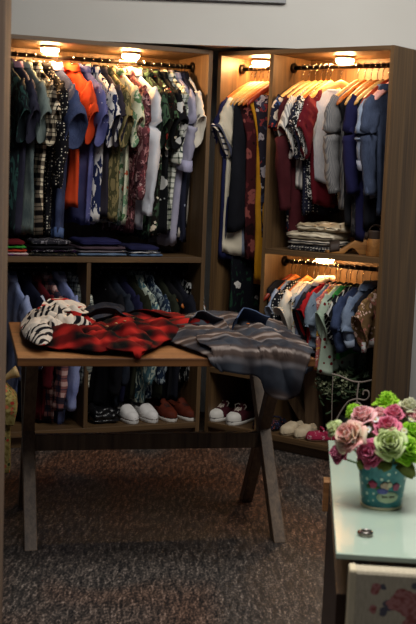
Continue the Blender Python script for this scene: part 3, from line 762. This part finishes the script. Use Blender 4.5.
def smoothloop(P, m=12):
    out = []; n = len(P)
    for i in range(n):
        p0, p1, p2, p3 = P[i - 1], P[i], P[(i + 1) % n], P[(i + 2) % n]
        for k in range(m):
            t_ = k / m
            out.append([.5 * (2 * b + (c - a) * t_ + (2 * a - 5 * b + 4 * c - d) * t_ ** 2 + (3 * b - a - 3 * c + d) * t_ ** 3) for a, b, c, d in zip(p0, p1, p2, p3)])
    return out
def tpt(q):                                     # outline point: on the table (s, d), or hung over its front by a drop
    if q[0] == 'f':
        s, z = hit('T', -.015, q[1], q[2]); return (s, min(-.001, z - TZ), 0)
    p = hit_z(q[2], q[0], q[1]); x, y, a = FR['T']
    return (math.cos(a) * (p.x - x) + math.sin(a) * (p.y - y), -math.sin(a) * (p.x - x) + math.cos(a) * (p.y - y), q[2] - TZ)
def lay(name, mat, parent, outline, hgt, fold, seed, center=None, dirs=(30, 12, .5), lift=.004, nr=34, peaks=()):
    B = smoothloop([tpt(q) for q in outline])
    n = len(B)
    c = tpt(center) if center else [sum(b[i] for b in B) / n for i in range(3)]
    m = MB()
    def P_(b, r):
        s, dd = c[0] + (b[0] - c[0]) * r, c[1] + (b[1] - c[1]) * r
        e = b[2] * r ** 3
        h = hgt * (1 - r ** 2.2)
        ca, sa = math.cos(dirs[2]), math.sin(dirs[2])
        u, v = s * ca + dd * sa, -s * sa + dd * ca
        w = noise.noise((u * 4, v * 4, seed)) * .5
        f = abs(math.sin(u * dirs[0] + 5 * w + seed)) ** .8 * .55 + abs(noise.noise((u * dirs[1], v * dirs[1] * .45, seed + 3))) * 1.1 + .35 * noise.noise((s * 30, dd * 30, seed))
        f *= fold * (1 - .75 * r ** 5)
        pk = sum(a * math.exp(-((s - ps) ** 2 + (dd - pd) ** 2) / (2 * g * g)) for ps, pd, a, g in peaks)
        z = lift + h + f + e + pk * (1 - r ** 4)
        if s > TW: over = s - TW; S_ = TW + .014 + .02 * (1 - r); drop = -over
        else: S_ = s; drop = 0
        if dd < 0:
            return (S_, -.014 - .35 * (h + f) - .022 * abs(math.sin(s * 27 + seed + dd * 12)) * min(1, -dd * 14), TZ + dd + drop + (h + f) * math.exp(dd * 30))
        return (S_, dd, TZ + z + drop)
    rows = [[P_(b, (i + 1) / nr) for b in B] for i in range(nr)]
    rings = rows
    m.v.append(P_(B[0], 0)); base = 1
    for r in rings: m.v += r
    for j in range(n): m.f.append((0, base + j, base + (j + 1) % n))
    for i in range(nr - 1):
        for j in range(n):
            k = (j + 1) % n
            m.f.append((base + i * n + j, base + (i + 1) * n + j, base + (i + 1) * n + k, base + i * n + k))
    o = m.build(name, mat, parent, solid=.0035)
    o.modifiers['thickness'].offset = 1
    return o
def flap(name, mat, parent, pts, width, curl=.0):     # a standing collar: a strip along a path
    pts = [Vector(p) for p in pts]; n = len(pts)
    def f(i, j):
        q = i * (n - 1); k = min(int(q), n - 2); p = pts[k].lerp(pts[k + 1], q - k)
        return (p.x, p.y - curl * j * j, p.z + width * (j - .25 * j * j) - .006 * math.sin(i * 9))
    return MB().grid(f, 24, 8).build(name, mat, parent, solid=.004)
def table_shirt(name, label): return thing(name, label, 'shirt', (x, y, 0), aT, 'shirts heaped on the table')

RED = plaid('#0c090a', '#5f100f', '#a9231d', .125, .42, None, (0, 1), True)
r_ = table_shirt('flannel_shirt', 'red and black flannel shirt in the middle of the table')
lay('body', RED, r_, [(37, 338, .778), (44, 349, .776), (72, 352, .776), (100, 355, .776), (124, 353, .776), ('f', 138, 360), (150, 353, .778), (165, 346, .778), (190, 339, .78), (208, 330, .79), (200, 320, .82), (170, 316, .83), (150, 313, .845), (120, 319, .83), (88, 328, .81), (55, 332, .8)], .024, .05, 3.1, (118, 335, .80), (17, 9, .5))
lay('sleeve', RED, r_, [(160, 336, .785), (185, 341, .782), (208, 340, .782), (214, 332, .80), (208, 322, .815), (186, 320, .82), (164, 325, .80)], .045, .016, 8.2, None, (30, 10, 1.2), lift=.02)
lay('cuff', RED, r_, [(106, 353, .78), (122, 356, .776), (143, 357, .776), (152, 347, .785), (140, 342, .79), (112, 345, .79)], .02, .012, 5.5, None, (30, 10, .2), lift=.015)
BTN = plain('#b08a5c', .4)
bm = MB()
for q in ((107, 330), (116, 327), (125, 324.5), (134, 321.5), (141, 318)):
    s, d, _ = tpt((q[0], q[1], .83)); bm.lathe([(.0001, .012), (.006, .012), (.006, .009), (.0001, .009)], (s, d, TZ + .062), 12)
bm.build('buttons', BTN, r_)
s, d, _ = tpt((147, 317, .83))
flap('collar', RED, r_, [(s - .14, d - .02, TZ + .05), (s - .06, d + .02, TZ + .06), (s + .02, d + .01, TZ + .055), (s + .11, d - .06, TZ + .045)], .04, .05)

BLU = None
k = NM('blue_brown_plaid', .95, .1); o = list(k.xyz(k.mapping((1, 1, 1), (0, 0, .12)))); o[1] = k.math('ADD', o[1], o[2])
def soft(axis, per, c, w, s_):
    f = k.math('FRACT', k.math('ADD', k.math('DIVIDE', o[axis], per), c)); d_ = k.math('ABSOLUTE', k.math('SUBTRACT', f, .5))
    mr = k.n('MapRange', interpolation_type='SMOOTHSTEP'); k.put(mr.inputs[0], d_); mr.inputs[1].default_value = w + s_; mr.inputs[2].default_value = max(0, w - s_); return mr.outputs[0]
b0 = k.ramp(k.noise(7, detail=3), [(.35, '#25272e'), (.65, '#42464e')])
c1 = k.mix(k.math('MULTIPLY', soft(1, .2, .1, .24, .1), .9), b0, '#4d3f38')
c2 = k.mix(k.math('MULTIPLY', soft(1, .2, .0, .06, .05), .8), c1, '#9a8d86')
c3 = k.mix(k.math('MULTIPLY', soft(1, .2, .32, .05, .05), .6), c2, '#8a8688')
c4 = k.mix(k.math('MULTIPLY', soft(0, .19, .2, .13, .08), .5), c3, '#332c2c')
BLU = k.done(c4, k.noise(380, detail=1), .0008, .5)
b_ = table_shirt('flannel_shirt', 'blue, grey and brown flannel shirt hanging over the right front table edge')
lay('body', BLU, b_, [(168, 343, .778), (184, 349, .778), (203, 356, .776), ('f', 215, 368), ('f', 240, 374), ('f', 258, 377), ('f', 266, 393), ('f', 284, 399), ('f', 297, 394), ('f', 303, 374), (314, 353, .773), (313, 343, .776), (304, 334, .79), (292, 326, .81), (270, 321, .835), (245, 317, .84), (215, 314, .85), (192, 316, .84), (178, 326, .82), (164, 336, .79)], .034, .034, 6.4, (240, 342, .80), (19, 8, .25))
lay('sleeve', BLU, b_, [(205, 331, .80), (222, 327, .83), (232, 345, .80), (226, 357, .785), (208, 355, .78), (196, 346, .79)], .02, .012, 2.2, None, (34, 12, 1.4), lift=.03)
s, d, _ = tpt((244, 318, .86))
flap('collar', denim('#34435f', '#5a6c8c'), b_, [(s - .075, d - .12, TZ + .05), (s - .045, d - .04, TZ + .06), (s - .015, d + .02, TZ + .065), (s + .03, d - .01, TZ + .065), (s + .07, d - .07, TZ + .05)], .085, .07)
s, d, _ = tpt((199, 320, .84))
flap('collar', cloth('#55575f', '#73747c'), b_, [(s - .06, d - .08, TZ + .045), (s - .02, d + .01, TZ + .055), (s + .02, d - .01, TZ + .055), (s + .07, d - .08, TZ + .045)], .07, .06)
s, d, _ = tpt((248, 326, .84)); MB().lathe([(.0001, .011), (.0065, .011), (.0065, .008), (.0001, .008)], (s, d, TZ + .068), 12).build('button', plain('#c4682a', .4), b_)

k = NM('zebra_print', .92, .15)
wv = k.n('TexWave', wave_type='BANDS'); k.put(wv.inputs['Vector'], k.mapping((1, 1, 1), (0, 0, .6))); wv.inputs['Scale'].default_value = 11; wv.inputs['Distortion'].default_value = 14; wv.inputs['Detail'].default_value = 1; wv.inputs['Detail Scale'].default_value = .8
ms = k.step(k.noise(6, detail=1), .49)
zb_ = k.math('MULTIPLY', k.math('GREATER_THAN', wv.outputs['Fac'], .5), ms)
w2 = k.n('TexWave', wave_type='RINGS'); k.put(w2.inputs['Vector'], k.mapping((1, 1, 1), (.3, .1, .2), (.3, .1, 0))); w2.inputs['Scale'].default_value = 2.4; w2.inputs['Distortion'].default_value = 9; w2.inputs['Detail'].default_value = 0
rd = k.math('MULTIPLY', k.math('GREATER_THAN', w2.outputs['Fac'], .93), k.math('SUBTRACT', 1, ms))
ZEB = k.done(k.mix(rd, k.mix(zb_, '#cfc3b4', '#15141a'), '#a8221f'))
w_ = table_shirt('printed_shirt', 'white shirt with black zebra and red line print heaped on the left table corner')
lay('body', ZEB, w_, [(21, 334, .775), (29, 345, .775), (44, 349, .776), (55, 342, .785), (66, 336, .79), (80, 338, .79), (93, 336, .79), (95, 327, .79), (86, 318, .80), (66, 312, .815), (46, 311, .82), (31, 317, .80), (23, 325, .785)], .032, .05, 11.3, (58, 327, .81), (42, 18, .9), lift=.012)
lay('sleeve', ZEB, w_, [(23, 340, .776), (33, 350, .776), (47, 351, .778), (53, 338, .79), (48, 327, .80), (33, 326, .80)], .026, .03, 2.9, None, (52, 20, 1.3), lift=.02)
lay('collar', ZEB, w_, [(40, 318, .82), (56, 321, .82), (74, 321, .82), (86, 315, .82), (68, 308, .84), (48, 308, .84)], .02, .034, 7.7, None, (50, 20, .3), lift=.03)
GRY = denim('#17181d', '#34363f')
g_ = table_shirt('denim_jacket', 'charcoal denim jacket crumpled at the back of the table')
g_['category'] = 'jacket'
lay('body', GRY, g_, [(80, 322, .79), (95, 325, .79), (112, 320, .80), (124, 316, .81), (120, 310, .83), (104, 308, .84), (88, 312, .83)], .045, .02, 4.4, None, (32, 12, .4), lift=.02)
s, d, _ = tpt((102, 313, .85))
flap('collar', GRY, g_, [(s - .09, d - .05, TZ + .055), (s - .03, d, TZ + .07), (s + .05, d - .0, TZ + .07), (s + .10, d - .06, TZ + .05)], .04, .04)

# ------------------------------------------------------------------ things standing in the lower right bay
st = thing('folding_stand', 'dark wooden folding stand of slanted boards in the lower right bay', 'stand', U('R', 0, 0, .085), aR)
def slant(name, s0, s1, z0, z1, w, d0, d1):
    MB().loft([[(s0 - w / 2, d0, z0), (s0 + w / 2, d0, z0), (s0 + w / 2, d1, z0), (s0 - w / 2, d1, z0)], [(s1 - w / 2, d0, z1), (s1 + w / 2, d0, z1), (s1 + w / 2, d1, z1), (s1 - w / 2, d1, z1)]]).build(name, W_TLEG, st, False, .002)
e0 = sx('R', 318, .085, .17); e1 = sx('R', 309, .56, .17)
e0 = sx('R', 313, .085, .22); e1 = sx('R', 308, .56, .22)
slant('board', e0, e1, 0, .50, .085, .215, .262)
slant('board', sx('R', 306, .085, .24), sx('R', 262, .3, .24), 0, .36, .075, .27, .30)

kf = NM('leaf_green', .6, .3); LEAFM = kf.done(kf.ramp(kf.noise(30), [(.35, '#22301f'), (.65, '#4a5f40')]))
FLW = cloth('#77805f', '#a3aa88', 30)
fo = thing('artificial_plant', 'artificial white and green hydrangea bunch under the hung clothes', 'plant', U('R', 0, 0, .085), aR)
random.seed(21)
def leaf(m, c, dr, L, W):
    dr = Vector(dr).normalized(); sd = dr.cross(Vector((random.random() - .5, random.random() - .5, 1))).normalized(); nn = dr.cross(sd)
    b = len(m.v); ks = (0, .25, .55, .8, 1); ws = (.15, .8, 1, .6, .02)
    for a, w in zip(ks, ws):
        for q in (-1, 0, 1): m.v.append(tuple(c + dr * L * a + sd * W * w * q / 2 + nn * (.18 * W * abs(q) - .25 * L * a * a)))
    for i in range(4):
        for q in range(2): m.f.append((b + i * 3 + q, b + i * 3 + q + 1, b + i * 3 + q + 4, b + i * 3 + q + 3))
m1, m2 = MB(), MB()
s0, s1 = sx('R', 330, .4, .2), sx('R', 366, .4, .2)
m3 = MB()
for i in range(9):
    sx_ = s0 + (s1 - s0) * (i + .5) / 9; m3.tube([(s0 * .45 + s1 * .55 + (i - 4) * .006, .22, 0.13), (sx_, .2 + .05 * (i % 2), .30)], .003, 6)
m3.build('stems', LEAFM, fo)
for i in range(330):
    c = Vector((random.uniform(s0, s1), random.uniform(.1, .3), random.gauss(.29, .05)))
    c.z = min(max(c.z, .14), .40)
    leaf(m1, c, (random.gauss(0, 1), random.gauss(-.4, 1), random.gauss(.1, .6)), random.uniform(.03, .06), random.uniform(.018, .034))
m1.build('foliage', LEAFM, fo)['kind'] = 'stuff'
for hx, hz, R0 in ((.12, .30, .05), (.22, .27, .04), (.55, .32, .04), (.75, .28, .04)):
    hc = Vector((s0 + (s1 - s0) * hx, .13, hz))
    for i in range(60):
        v = Vector((random.gauss(0, 1), random.gauss(0, 1), random.gauss(0, 1))).normalized()
        for q in range(3):
            leaf(m2, hc + v * R0, v * .4 + Vector((random.gauss(0, 1), random.gauss(0, 1), random.gauss(0, 1))), .016, .014)
m2.build('blossoms', FLW, fo)['kind'] = 'stuff'
MB().lathe([(.0005, 0), (.05, 0), (.062, .13), (.058, .13), (.048, .012), (.0005, .012)], ((s0 * .45 + s1 * .55), .22, 0), 24).build('pot', plain('#20241f', .6), fo)

WIRE = plain('#9a8d82', .45, .5)
wr = thing('wire_scroll_rack', 'cream scrolled wire rack in front of the artificial plant', 'rack', U('R', 0, 0, .085), aR)
def wp(q, d=.05):
    s, z = hit('R', d, *q); return (s, d, z - .085)
def wire(name, pts, r=.0045, d=.05):
    P = [wp(q, d) for q in pts]
    Q = []
    for i in range(len(P) - 1):
        p0, p1, p2, p3 = P[max(i - 1, 0)], P[i], P[i + 1], P[min(i + 2, len(P) - 1)]
        for kk in range(6):
            t_ = kk / 6; Q.append([.5 * (2 * b + (c - a) * t_ + (2 * a - 5 * b + 4 * c - e) * t_ ** 2 + (3 * b - a - 3 * c + e) * t_ ** 3) for a, b, c, e in zip(p0, p1, p2, p3)])
    Q.append(P[-1]); MB().tube(Q, r, 8).build(name, WIRE, wr)
wire('top_rail', [(332, 374), (340, 376), (352, 381), (362, 382), (372, 380)])
wire('upright', [(359, 382), (357.5, 392), (357, 400), (357, 444)])
wire('scroll', [(327, 430), (334, 424), (340, 413), (348, 402), (357, 399), (365, 400), (369, 396), (368, 391), (364, 391), (363, 395)])
wire('scroll', [(352, 410), (354, 404), (359, 403), (362, 408), (361, 414)])
wire('upright', [(333, 376), (332, 400), (331.5, 444)], .002)
fz = [min((o.matrix_world @ Vector(c)).z for c in o.bound_box) for o in wr.children]

# ------------------------------------------------------------------ floral pedestal at the left edge
k = NM('tan_floral', .85, .2)
v = k.n('TexVoronoi'); k.put(v.inputs['Vector'], k.co); v.inputs['Scale'].default_value = 40
gt = k.ramp(k.noise(60, detail=2), [(.35, '#7a6a35'), (.65, '#b0a062')])
TF = k.done(k.mix(k.math('LESS_THAN', k.math('ADD', v.outputs['Distance'], k.math('MULTIPLY', k.noise(90), .3)), .5), gt, k.ramp(k.xyz(v.outputs['Color'])[0], [(0, '#b03a2e'), (.4, '#a0935a'), (.6, '#3a4a2c'), (.75, '#c46a4a')], 'CONSTANT')))
pd = at_y(5.25, 5, 462)
ps = thing('floral_pedestal', 'tan floral fabric pedestal with a wooden peg at the left edge', 'pedestal', (pd.x - .045, 5.25, 0), .15)
MB().loft([[(q * w, r * w, z) for q, r in ((-1, -1), (1, -1), (1, 1), (-1, 1))] for w, z in ((.07, 0), (.066, .23))]).build('post', TF, ps, False, .004)
MB().loft([[(q * w, r * w, z) for q, r in ((-1, -1), (1, -1), (1, 1), (-1, 1))] for w, z in ((.085, .23), (.098, .30), (.092, .355), (.03, .43))]).build('box_head', TF, ps, False, .006)
MB().tube([(.0, 0, .40), (.03, -.01, .435), (.06, -.012, .455), (.085, -.014, .468), (.098, -.014, .474)], [.009, .011, .016, .026, .03], 14).build('peg', wood('#a88a58', '#c9ab78', 2, 3), ps)

# ------------------------------------------------------------------ glass counter, bucket, bouquet
gz = .75
gl = hit_z(gz, 336, 553); gb = hit_z(gz, 328, 440)
ga = math.atan2(gl.x - gb.x, gb.y - gl.y)
ct = thing('counter', 'dark wooden counter under a pale green glass top', 'counter', (gl.x, gl.y, 0), ga)
GD = (gb - gl).length; GW = .62
k = NM('pale_green_glass', .12, .5); k.b.inputs['Coat Weight'].default_value = .6; k.b.inputs['Coat Roughness'].default_value = .04
GLS = k.done('#b3c2ac')
box('glass_top', GLS, ct, 0, GW, 0, GD, gz - .012, gz, bevel=.002)
for q in ((.05, .05), (GW - .05, .05), (.05, GD - .08), (GW - .05, GD - .08)):
    MB().lathe([(.0005, .66), (.012, .66), (.012, gz - .012), (.0005, gz - .012)], (q[0], q[1], 0), 20).build('standoff', STEEL, ct)
LW_ = wood('#8a5a34', '#b07c4c', 0, 2)
box('side_panel', W_DARK, ct, .006, .026, .03, GD - .05, 0, .60)
box('side_panel', W_DARK, ct, GW - .02, GW, .03, GD - .05, 0, .60)
box('counter_top', W_DARK, ct, .006, GW, .03, GD - .05, .60, .66)
box('corner_block', LW_, ct, -.008, .02, GD - .10, GD - .045, .585, .662)
box('shelf', W_DARK, ct, .012, GW - .02, -.32, GD - .05, .40, .425)
box('back_panel', W_DARK, ct, .012, GW - .02, GD - .075, GD - .055, 0, .60)
box('ledge_support', W_DARK, ct, .012, .04, -.30, .02, 0, .40); box('ledge_support', W_DARK, ct, GW - .048, GW - .02, -.30, .02, 0, .40)
# linen box
bp = at_y(1.93, 352, 563); bt = bp.z
k = NM('linen_print', .95, .1); o = k.xyz()
nz = k.noise(26, detail=2)
def blot(cx, cz, r):
    dx = k.math('SUBTRACT', o[0], cx); dz = k.math('SUBTRACT', o[2], cz)
    dd = k.math('SQRT', k.math('ADD', k.math('MULTIPLY', dx, dx), k.math('MULTIPLY', dz, dz)))
    return k.math('LESS_THAN', k.math('ADD', dd, k.math('MULTIPLY', k.math('SUBTRACT', nz, .5), .05)), r)
LT = bt - .437
col = k.ramp(k.noise(300, k.mapping((1, 1, .2)), 2), [(.3, '#b0a288'), (.7, '#c6b89c')])
for cx, cz, r in ((.06, LT - .03, .006), (.075, LT - .062, .009), (.11, LT - .022, .008), (.058, LT - .075, .006), (.13, LT - .13, .01), (.2, LT - .04, .008)):
    col = k.mix(blot(cx, cz, r), col, '#5d5a60')
for cx, cz, r in ((.042, LT - .032, .008), (.04, LT - .068, .007), (.1, LT - .058, .028), (.122, LT - .095, .03), (.22, LT - .08, .04), (.09, LT - .17, .03), (.28, LT - .15, .03)):
    col = k.mix(blot(cx, cz, r), col, k.ramp(k.noise(70, detail=1), [(.4, '#96564e'), (.52, '#b98078'), (.65, '#a0625a')]))
LIN = k.done(col, k.noise(500, detail=0), .0006, .5)
cr_x = Vector((math.cos(ga), math.sin(ga)))
lb = thing('storage_box', 'slim cream linen box printed with pink roses in front of the counter', 'box', (bp.x, bp.y, .425), ga)
LT_ = bt - .425 - .012
MB().loft([[(a_, b_, z) for a_, b_ in ((0, 0), (.34, 0), (.34, .035), (0, .035))] for z in (0, LT_)]).build('body', LIN, lb, False, .007)
MB().loft([[(a_, b_, z) for a_, b_ in ((-.004, -.002), (.010, -.002), (.010, .037), (-.004, .037))] for z in (0, LT_ + .001)]).build('edge_binding', cloth('#c9b894', '#d8c8a6'), lb, False, .005)

rg = hit_z(gz, 366, 536)
m = MB()
for rr, zz in ((.011, .006),):
    m.loft([[((.0115 + .0022 * math.cos(b)) * math.cos(a), (.0115 + .0022 * math.cos(b)) * math.sin(a), .006 + .005 * math.sin(b)) for b in [2 * PI * q / 10 for q in range(10)]] for a in [2 * PI * q / 32 for q in range(33)]], False, False)
ring = thing('finger_ring', 'small dark metal ring lying on the glass top', 'ring', rg)
m.build('band', plain('#8a8078', .3, .5, 1), ring)
MB().lathe([(.0002, .004), (.005, .004), (.006, .007), (.004, .011), (.0002, .012)], (-.012, 0, 0), 16).build('stone', plain('#5a3524', .25), ring)

# bucket
bc = hit_z(gz, 381, 505)
k = NM('teal_bucket', .4, .4); o = k.xyz()
cyl = k.n('CombineXYZ'); k.put(cyl.inputs[0], k.math('MULTIPLY', k.math('ARCTAN2', o[0], o[1]), .048)); k.put(cyl.inputs[2], o[2])
vd = k.n('TexVoronoi'); k.put(vd.inputs['Vector'], cyl.outputs[0]); vd.inputs['Scale'].default_value = 62; vd.inputs['Randomness'].default_value = .35
base = k.ramp(k.noise(40), [(.35, '#226c74'), (.65, '#3d888b')])
TEAL = k.done(k.mix(k.math('LESS_THAN', vd.outputs['Distance'], .22), base, '#c4d6c4'))
bk = thing('flower_bucket', 'teal dotted tin bucket holding the bouquet on the glass top', 'bucket', bc)
MB().lathe([(.0005, .002), (.040, .002), (.0425, .004), (.054, .1), (.0555, .103), (.0545, .105), (.0525, .1), (.041, .008), (.0005, .008)], (0, 0, 0), 48).build('body', TEAL, bk)
MB().lathe([(.0415, 0), (.0435, .0), (.0445, .003), (.044, .0055), (.0425, .006)], (0, 0, 0), 48).build('rim', plain('#c9c094', .4), bk)
def onb(th, z, off=.0008): r = .0425 + (z - .004) * .0115 / .096 + off; return (r * math.sin(th), -r * math.cos(th), z)
def decal(name, mat, th0, z0, rt, rz, n=28, off=.0012, wob=0):
    m = MB(); m.v.append(onb(th0, z0, off)); R0 = [onb(th0 + rt * math.cos(a) * (1 + wob * math.sin(5 * a)), z0 + rz * math.sin(a) * (1 + wob * math.sin(5 * a)), off) for a in [2 * PI * q / n for q in range(n)]]
    mid = [onb(th0 + .5 * rt * math.cos(a), z0 + .5 * rz * math.sin(a), off) for a in [2 * PI * q / n for q in range(n)]]
    m.v += mid + R0
    for q in range(n): m.f.append((0, 1 + q, 1 + (q + 1) % n)); m.f.append((1 + q, 1 + n + q, 1 + n + (q + 1) % n, 1 + (q + 1) % n))
    return m.build(name, mat, bk, solid=.0006)
tc = math.atan2(bc.x, bc.y) * -1
tc = -.15
lab = decal('label', plain('#b9c9a6', .5), tc + .28, .030, .52, .0125)
ink = plain('#5a5a48', .6)
m = MB()
for q0, q1, ph in ((-.28, -.03, 0), (.06, .3, 2)):
    m.tube([onb(tc + .28 + q0 + (q1 - q0) * i / 16, .031 + .0028 * math.sin(i * 1.7 + ph) * (1.3 if i < 4 else .7), .0024) for i in range(17)], .0006, 5)
m.build('lettering', ink, lab)
for th, z, rt, rz, c in ((-.42, .056, .2, .0085, '#a8405a'), (.62, .053, .17, .0085, '#a0506a'), (.12, .055, .2, .0085, '#c4a890'), (.30, .058, .12, .006, '#cbbfa0'), (-.62, .05, .1, .005, '#3d5a3a'), (-.2, .048, .1, .005, '#4a6a3c')):
    decal('printed_flower', plain(c, .5), tc + th, z, rt, rz, wob=.1, off=.0016)
decal('printed_ribbon', plain('#5c60a0', .5), tc + .02, .0435, .24, .0065, wob=.05, off=.002)

# flowers
def petal_mat(a, b):
    k = NM(nm('petal'), .7, .2); k.b.inputs['Subsurface Weight'].default_value = .0
    return k.done(k.ramp(k.noise(38, detail=3), [(.35, a), (.65, b)]))
PM = {'deep': petal_mat('#bd5272', '#d98098'), 'pale': petal_mat('#e09a9c', '#f0c2ba'), 'pink': petal_mat('#cf5f7a', '#e48f9e'), 'green': petal_mat('#b6c47c', '#dbe2ac'),
      'lime': petal_mat('#86bc20', '#b2dc48'), 'cream': petal_mat('#c2bf94', '#d8d6b4'), 'white': petal_mat('#c9c9c0', '#e2e2da'), 'blush': petal_mat('#e8a09c', '#e6d2b0')}
STEMM = plain('#4a6a2c', .6); OLIVE = petal_mat('#4c5620', '#6a7030')
CEN = plain('#c9b04a', .7)
def flower(label, col, c, r, kind='rose', tilt=None):
    t = thing('rose' if kind == 'rose' else ('ruffled_flower' if kind == 'frill' else 'daisy'), label, 'flower', c, 0, 'bouquet flowers')
    ax = tilt if tilt else (c - (bc + Vector((0, 0, .10)))); ax = Vector(ax).normalized()
    ax = (ax + Vector((-.25, -.9, .25)) * .55).normalized()
    q = ax.to_track_quat('Z', 'Y').to_matrix()
    m = MB()
    if kind == 'daisy':
        for i in range(8):
            a0 = 2 * PI * i / 8
            m.grid(lambda u, v: q @ Vector((math.cos(a0) * r * u - math.sin(a0) * r * .3 * (v - .5) * math.sin(PI * min(u + .15, 1)) * 2, math.sin(a0) * r * u + math.cos(a0) * r * .3 * (v - .5) * math.sin(PI * min(u + .15, 1)) * 2, .15 * r * u)), 6, 4)
        m.build('petals', PM[col], t, solid=.0008)
        MB().lathe([(.28 * r, 0), (.3 * r, .12 * r), (.15 * r, .25 * r), (.0002, .28 * r)], (0, 0, 0), 14).build('center', CEN, t)
    else:
        n = 22 if kind == 'rose' else 40; g = 2.39996
        for i in range(n):
            f = (i + .5) / n; R = r * (.16 + .84 * f ** .85); a0 = i * g + random.random() * .3
            hw = (1.25 - .45 * f) if kind == 'rose' else .5
            hgt = r * (1.05 - .45 * f); lean = .1 + .75 * f ** 2
            wav = (.05 if kind == 'rose' else .16) * r
            def pf(u, v):
                a = a0 + hw * (2 * u - 1) * (1 - .35 * v * v * abs(2 * u - 1) ** 2)
                e = math.sin(min(v, 1) * PI / 2)
                rad = R * (.35 + .65 * e) + lean * r * .28 * v * v * v
                rim = 1 - .3 * (2 * u - 1) ** 2
                z = -.55 * r + hgt * 1.25 * v * rim - (lean * .5 * r * v ** 4) + .25 * r * (1 - f)
                rad += wav * math.sin(u * 9 + i) * v * v
                return q @ Vector((rad * math.cos(a), rad * math.sin(a), z))
            m.grid(pf, 8, 7)
        m.build('petals', PM[col], t, solid=.0009)
    top = -ax * r * (.5 if kind != 'daisy' else .05)
    end = (bc + Vector((random.uniform(-.02, .02), random.uniform(-.02, .02), .05))) - Vector(c)
    MB().tube([top, top * 1.4 + Vector((0, 0, -.01)), end * .6 + Vector((0, 0, .01)), end], .0022, 6).build('stem', STEMM, t)
    return t
BD = bc.y
FLO = [
 (338, 453, 9.5, 'deep', 'rose', -.02, 'deep pink rose drooping lowest at the left of the bouquet'),
 (334, 428, 8.5, 'green', 'rose', .01, 'pale green bud at the far left of the bouquet'),
 (349, 436, 15, 'blush', 'rose', -.045, 'large blush pink rose at the left front of the bouquet'),
 (354, 411, 8.5, 'lime', 'frill', .05, 'small lime green flower peeping over the blush rose'),
 (362, 416, 12, 'pale', 'rose', .0, 'pale pink rose above the large blush one'),
 (370, 453, 13, 'deep', 'rose', -.05, 'deep pink rose above the left of the bucket'),
 (368, 430, 4.5, 'white', 'daisy', -.03, 'tiny white flower between the pink roses'),
 (387, 402, 11.5, 'lime', 'frill', .05, 'lime ruffled flower at the very top of the bouquet'),
 (380, 414, 8, 'pale', 'rose', .02, 'small pale pink rose near the top middle'),
 (394, 413, 10, 'pink', 'rose', .01, 'bright pink rose under the top lime flower'),
 (376, 420, 4.5, 'white', 'daisy', -.02, 'small white flower beside the top pale rose'),
 (387, 427, 12.5, 'pink', 'rose', -.03, 'rich pink rose in the middle of the bouquet'),
 (390, 443, 14.5, 'green', 'rose', -.065, 'large pale green rose at the front of the bouquet'),
 (409, 406, 9.5, 'cream', 'rose', .03, 'cream rose at the upper right of the bouquet'),
 (408, 450, 13, 'lime', 'rose', -.055, 'vivid lime rose at the lower right front'),
 (413, 431, 10.5, 'lime', 'rose', -.01, 'lime rose at the right edge above the vivid one'),
 (415, 416, 8.5, 'pale', 'rose', .02, 'pale pink rose at the right edge of the bouquet'),
 (404, 431, 4.5, 'cream', 'daisy', -.035, 'tiny cream flower among the right lime roses'),
 (411, 420, 4, 'cream', 'daisy', -.0, 'tiny cream flower close to the right pink rose'),
]
random.seed(5)
for px, py, r, col, kind, dy, lab_ in FLO:
    c = at_y(BD + dy, px, py)
    flower(lab_, col, c, r * (BD + .15) / F, kind)
def bleaf(label, pts, W):
    c = at_y(BD + pts[0][2], *pts[0][:2]); P = [at_y(BD + q[2], *q[:2]) - c for q in pts]
    t = thing('rose_leaf', label, 'leaf', c, 0, 'bouquet leaves')
    def f(i, j):
        q = i * (len(P) - 1); k_ = min(int(q), len(P) - 2); p = P[k_].lerp(P[k_ + 1], q - k_)
        w = W * math.sin(PI * (i * .9 + .05)) ** .7
        dr = (P[k_ + 1] - P[k_]).normalized(); sd = dr.cross(Vector((0, -.8, .6))).normalized()
        return p + sd * w * (j - .5) + Vector((0, -.002, .002)) * (1 - (2 * j - 1) ** 2) * 2
    MB().grid(f, 14, 6).build('blade', OLIVE, t, solid=.0008)
    MB().tube([P[0], bc + Vector((.0, 0, .06)) - c], .0018, 6).build('stalk', STEMM, t)
bleaf('broad olive leaf hanging over the right rim of the bucket', [(396, 462, -.03), (405, 466, -.06), (414, 478, -.07)], .035)
bleaf('olive leaf hanging over the middle rim of the bucket', [(384, 458, -.03), (384, 464, -.06), (381, 471, -.065)], .035)
bleaf('olive leaf below the left deep pink rose', [(366, 460, -.02), (361, 465, -.05), (357, 462, -.055)], .025)

# ------------------------------------------------------------------ light
W = bpy.data.worlds.new('world'); S.world = W; W.use_nodes = True
bg = W.node_tree.nodes['Background']; bg.inputs[0].default_value = (.62, .75, 1, 1); bg.inputs[1].default_value = .05
def area(name, loc, rot, sx_, sy_, power, col, spread=PI):
    l = bpy.data.lights.new(name, 'AREA'); l.shape = 'RECTANGLE'; l.size = sx_; l.size_y = sy_; l.energy = power; l.color = col
    o = bpy.data.objects.new(name, l); COL.objects.link(o); o.location = loc; o.rotation_euler = rot; l.spread = spread; return o
area('ceiling_lamp_light', (.75, 3.9, 2.98), (math.radians(42), 0, 0), 2.2, .9, 60, (1, .96, .9))
area('ceiling_lamp_light', (.25, 1.9, 2.98), (0, 0, 0), 1.4, .9, 27, (.97, .98, 1), 1.9)

v = S.view_settings
S.display_settings.display_device = 'sRGB'
v.view_transform = 'Standard'; v.look = 'None'; v.exposure = 0; v.gamma = 1; v.use_curve_mapping = False
S.cycles.use_denoising = True
S.cycles.max_bounces = 8
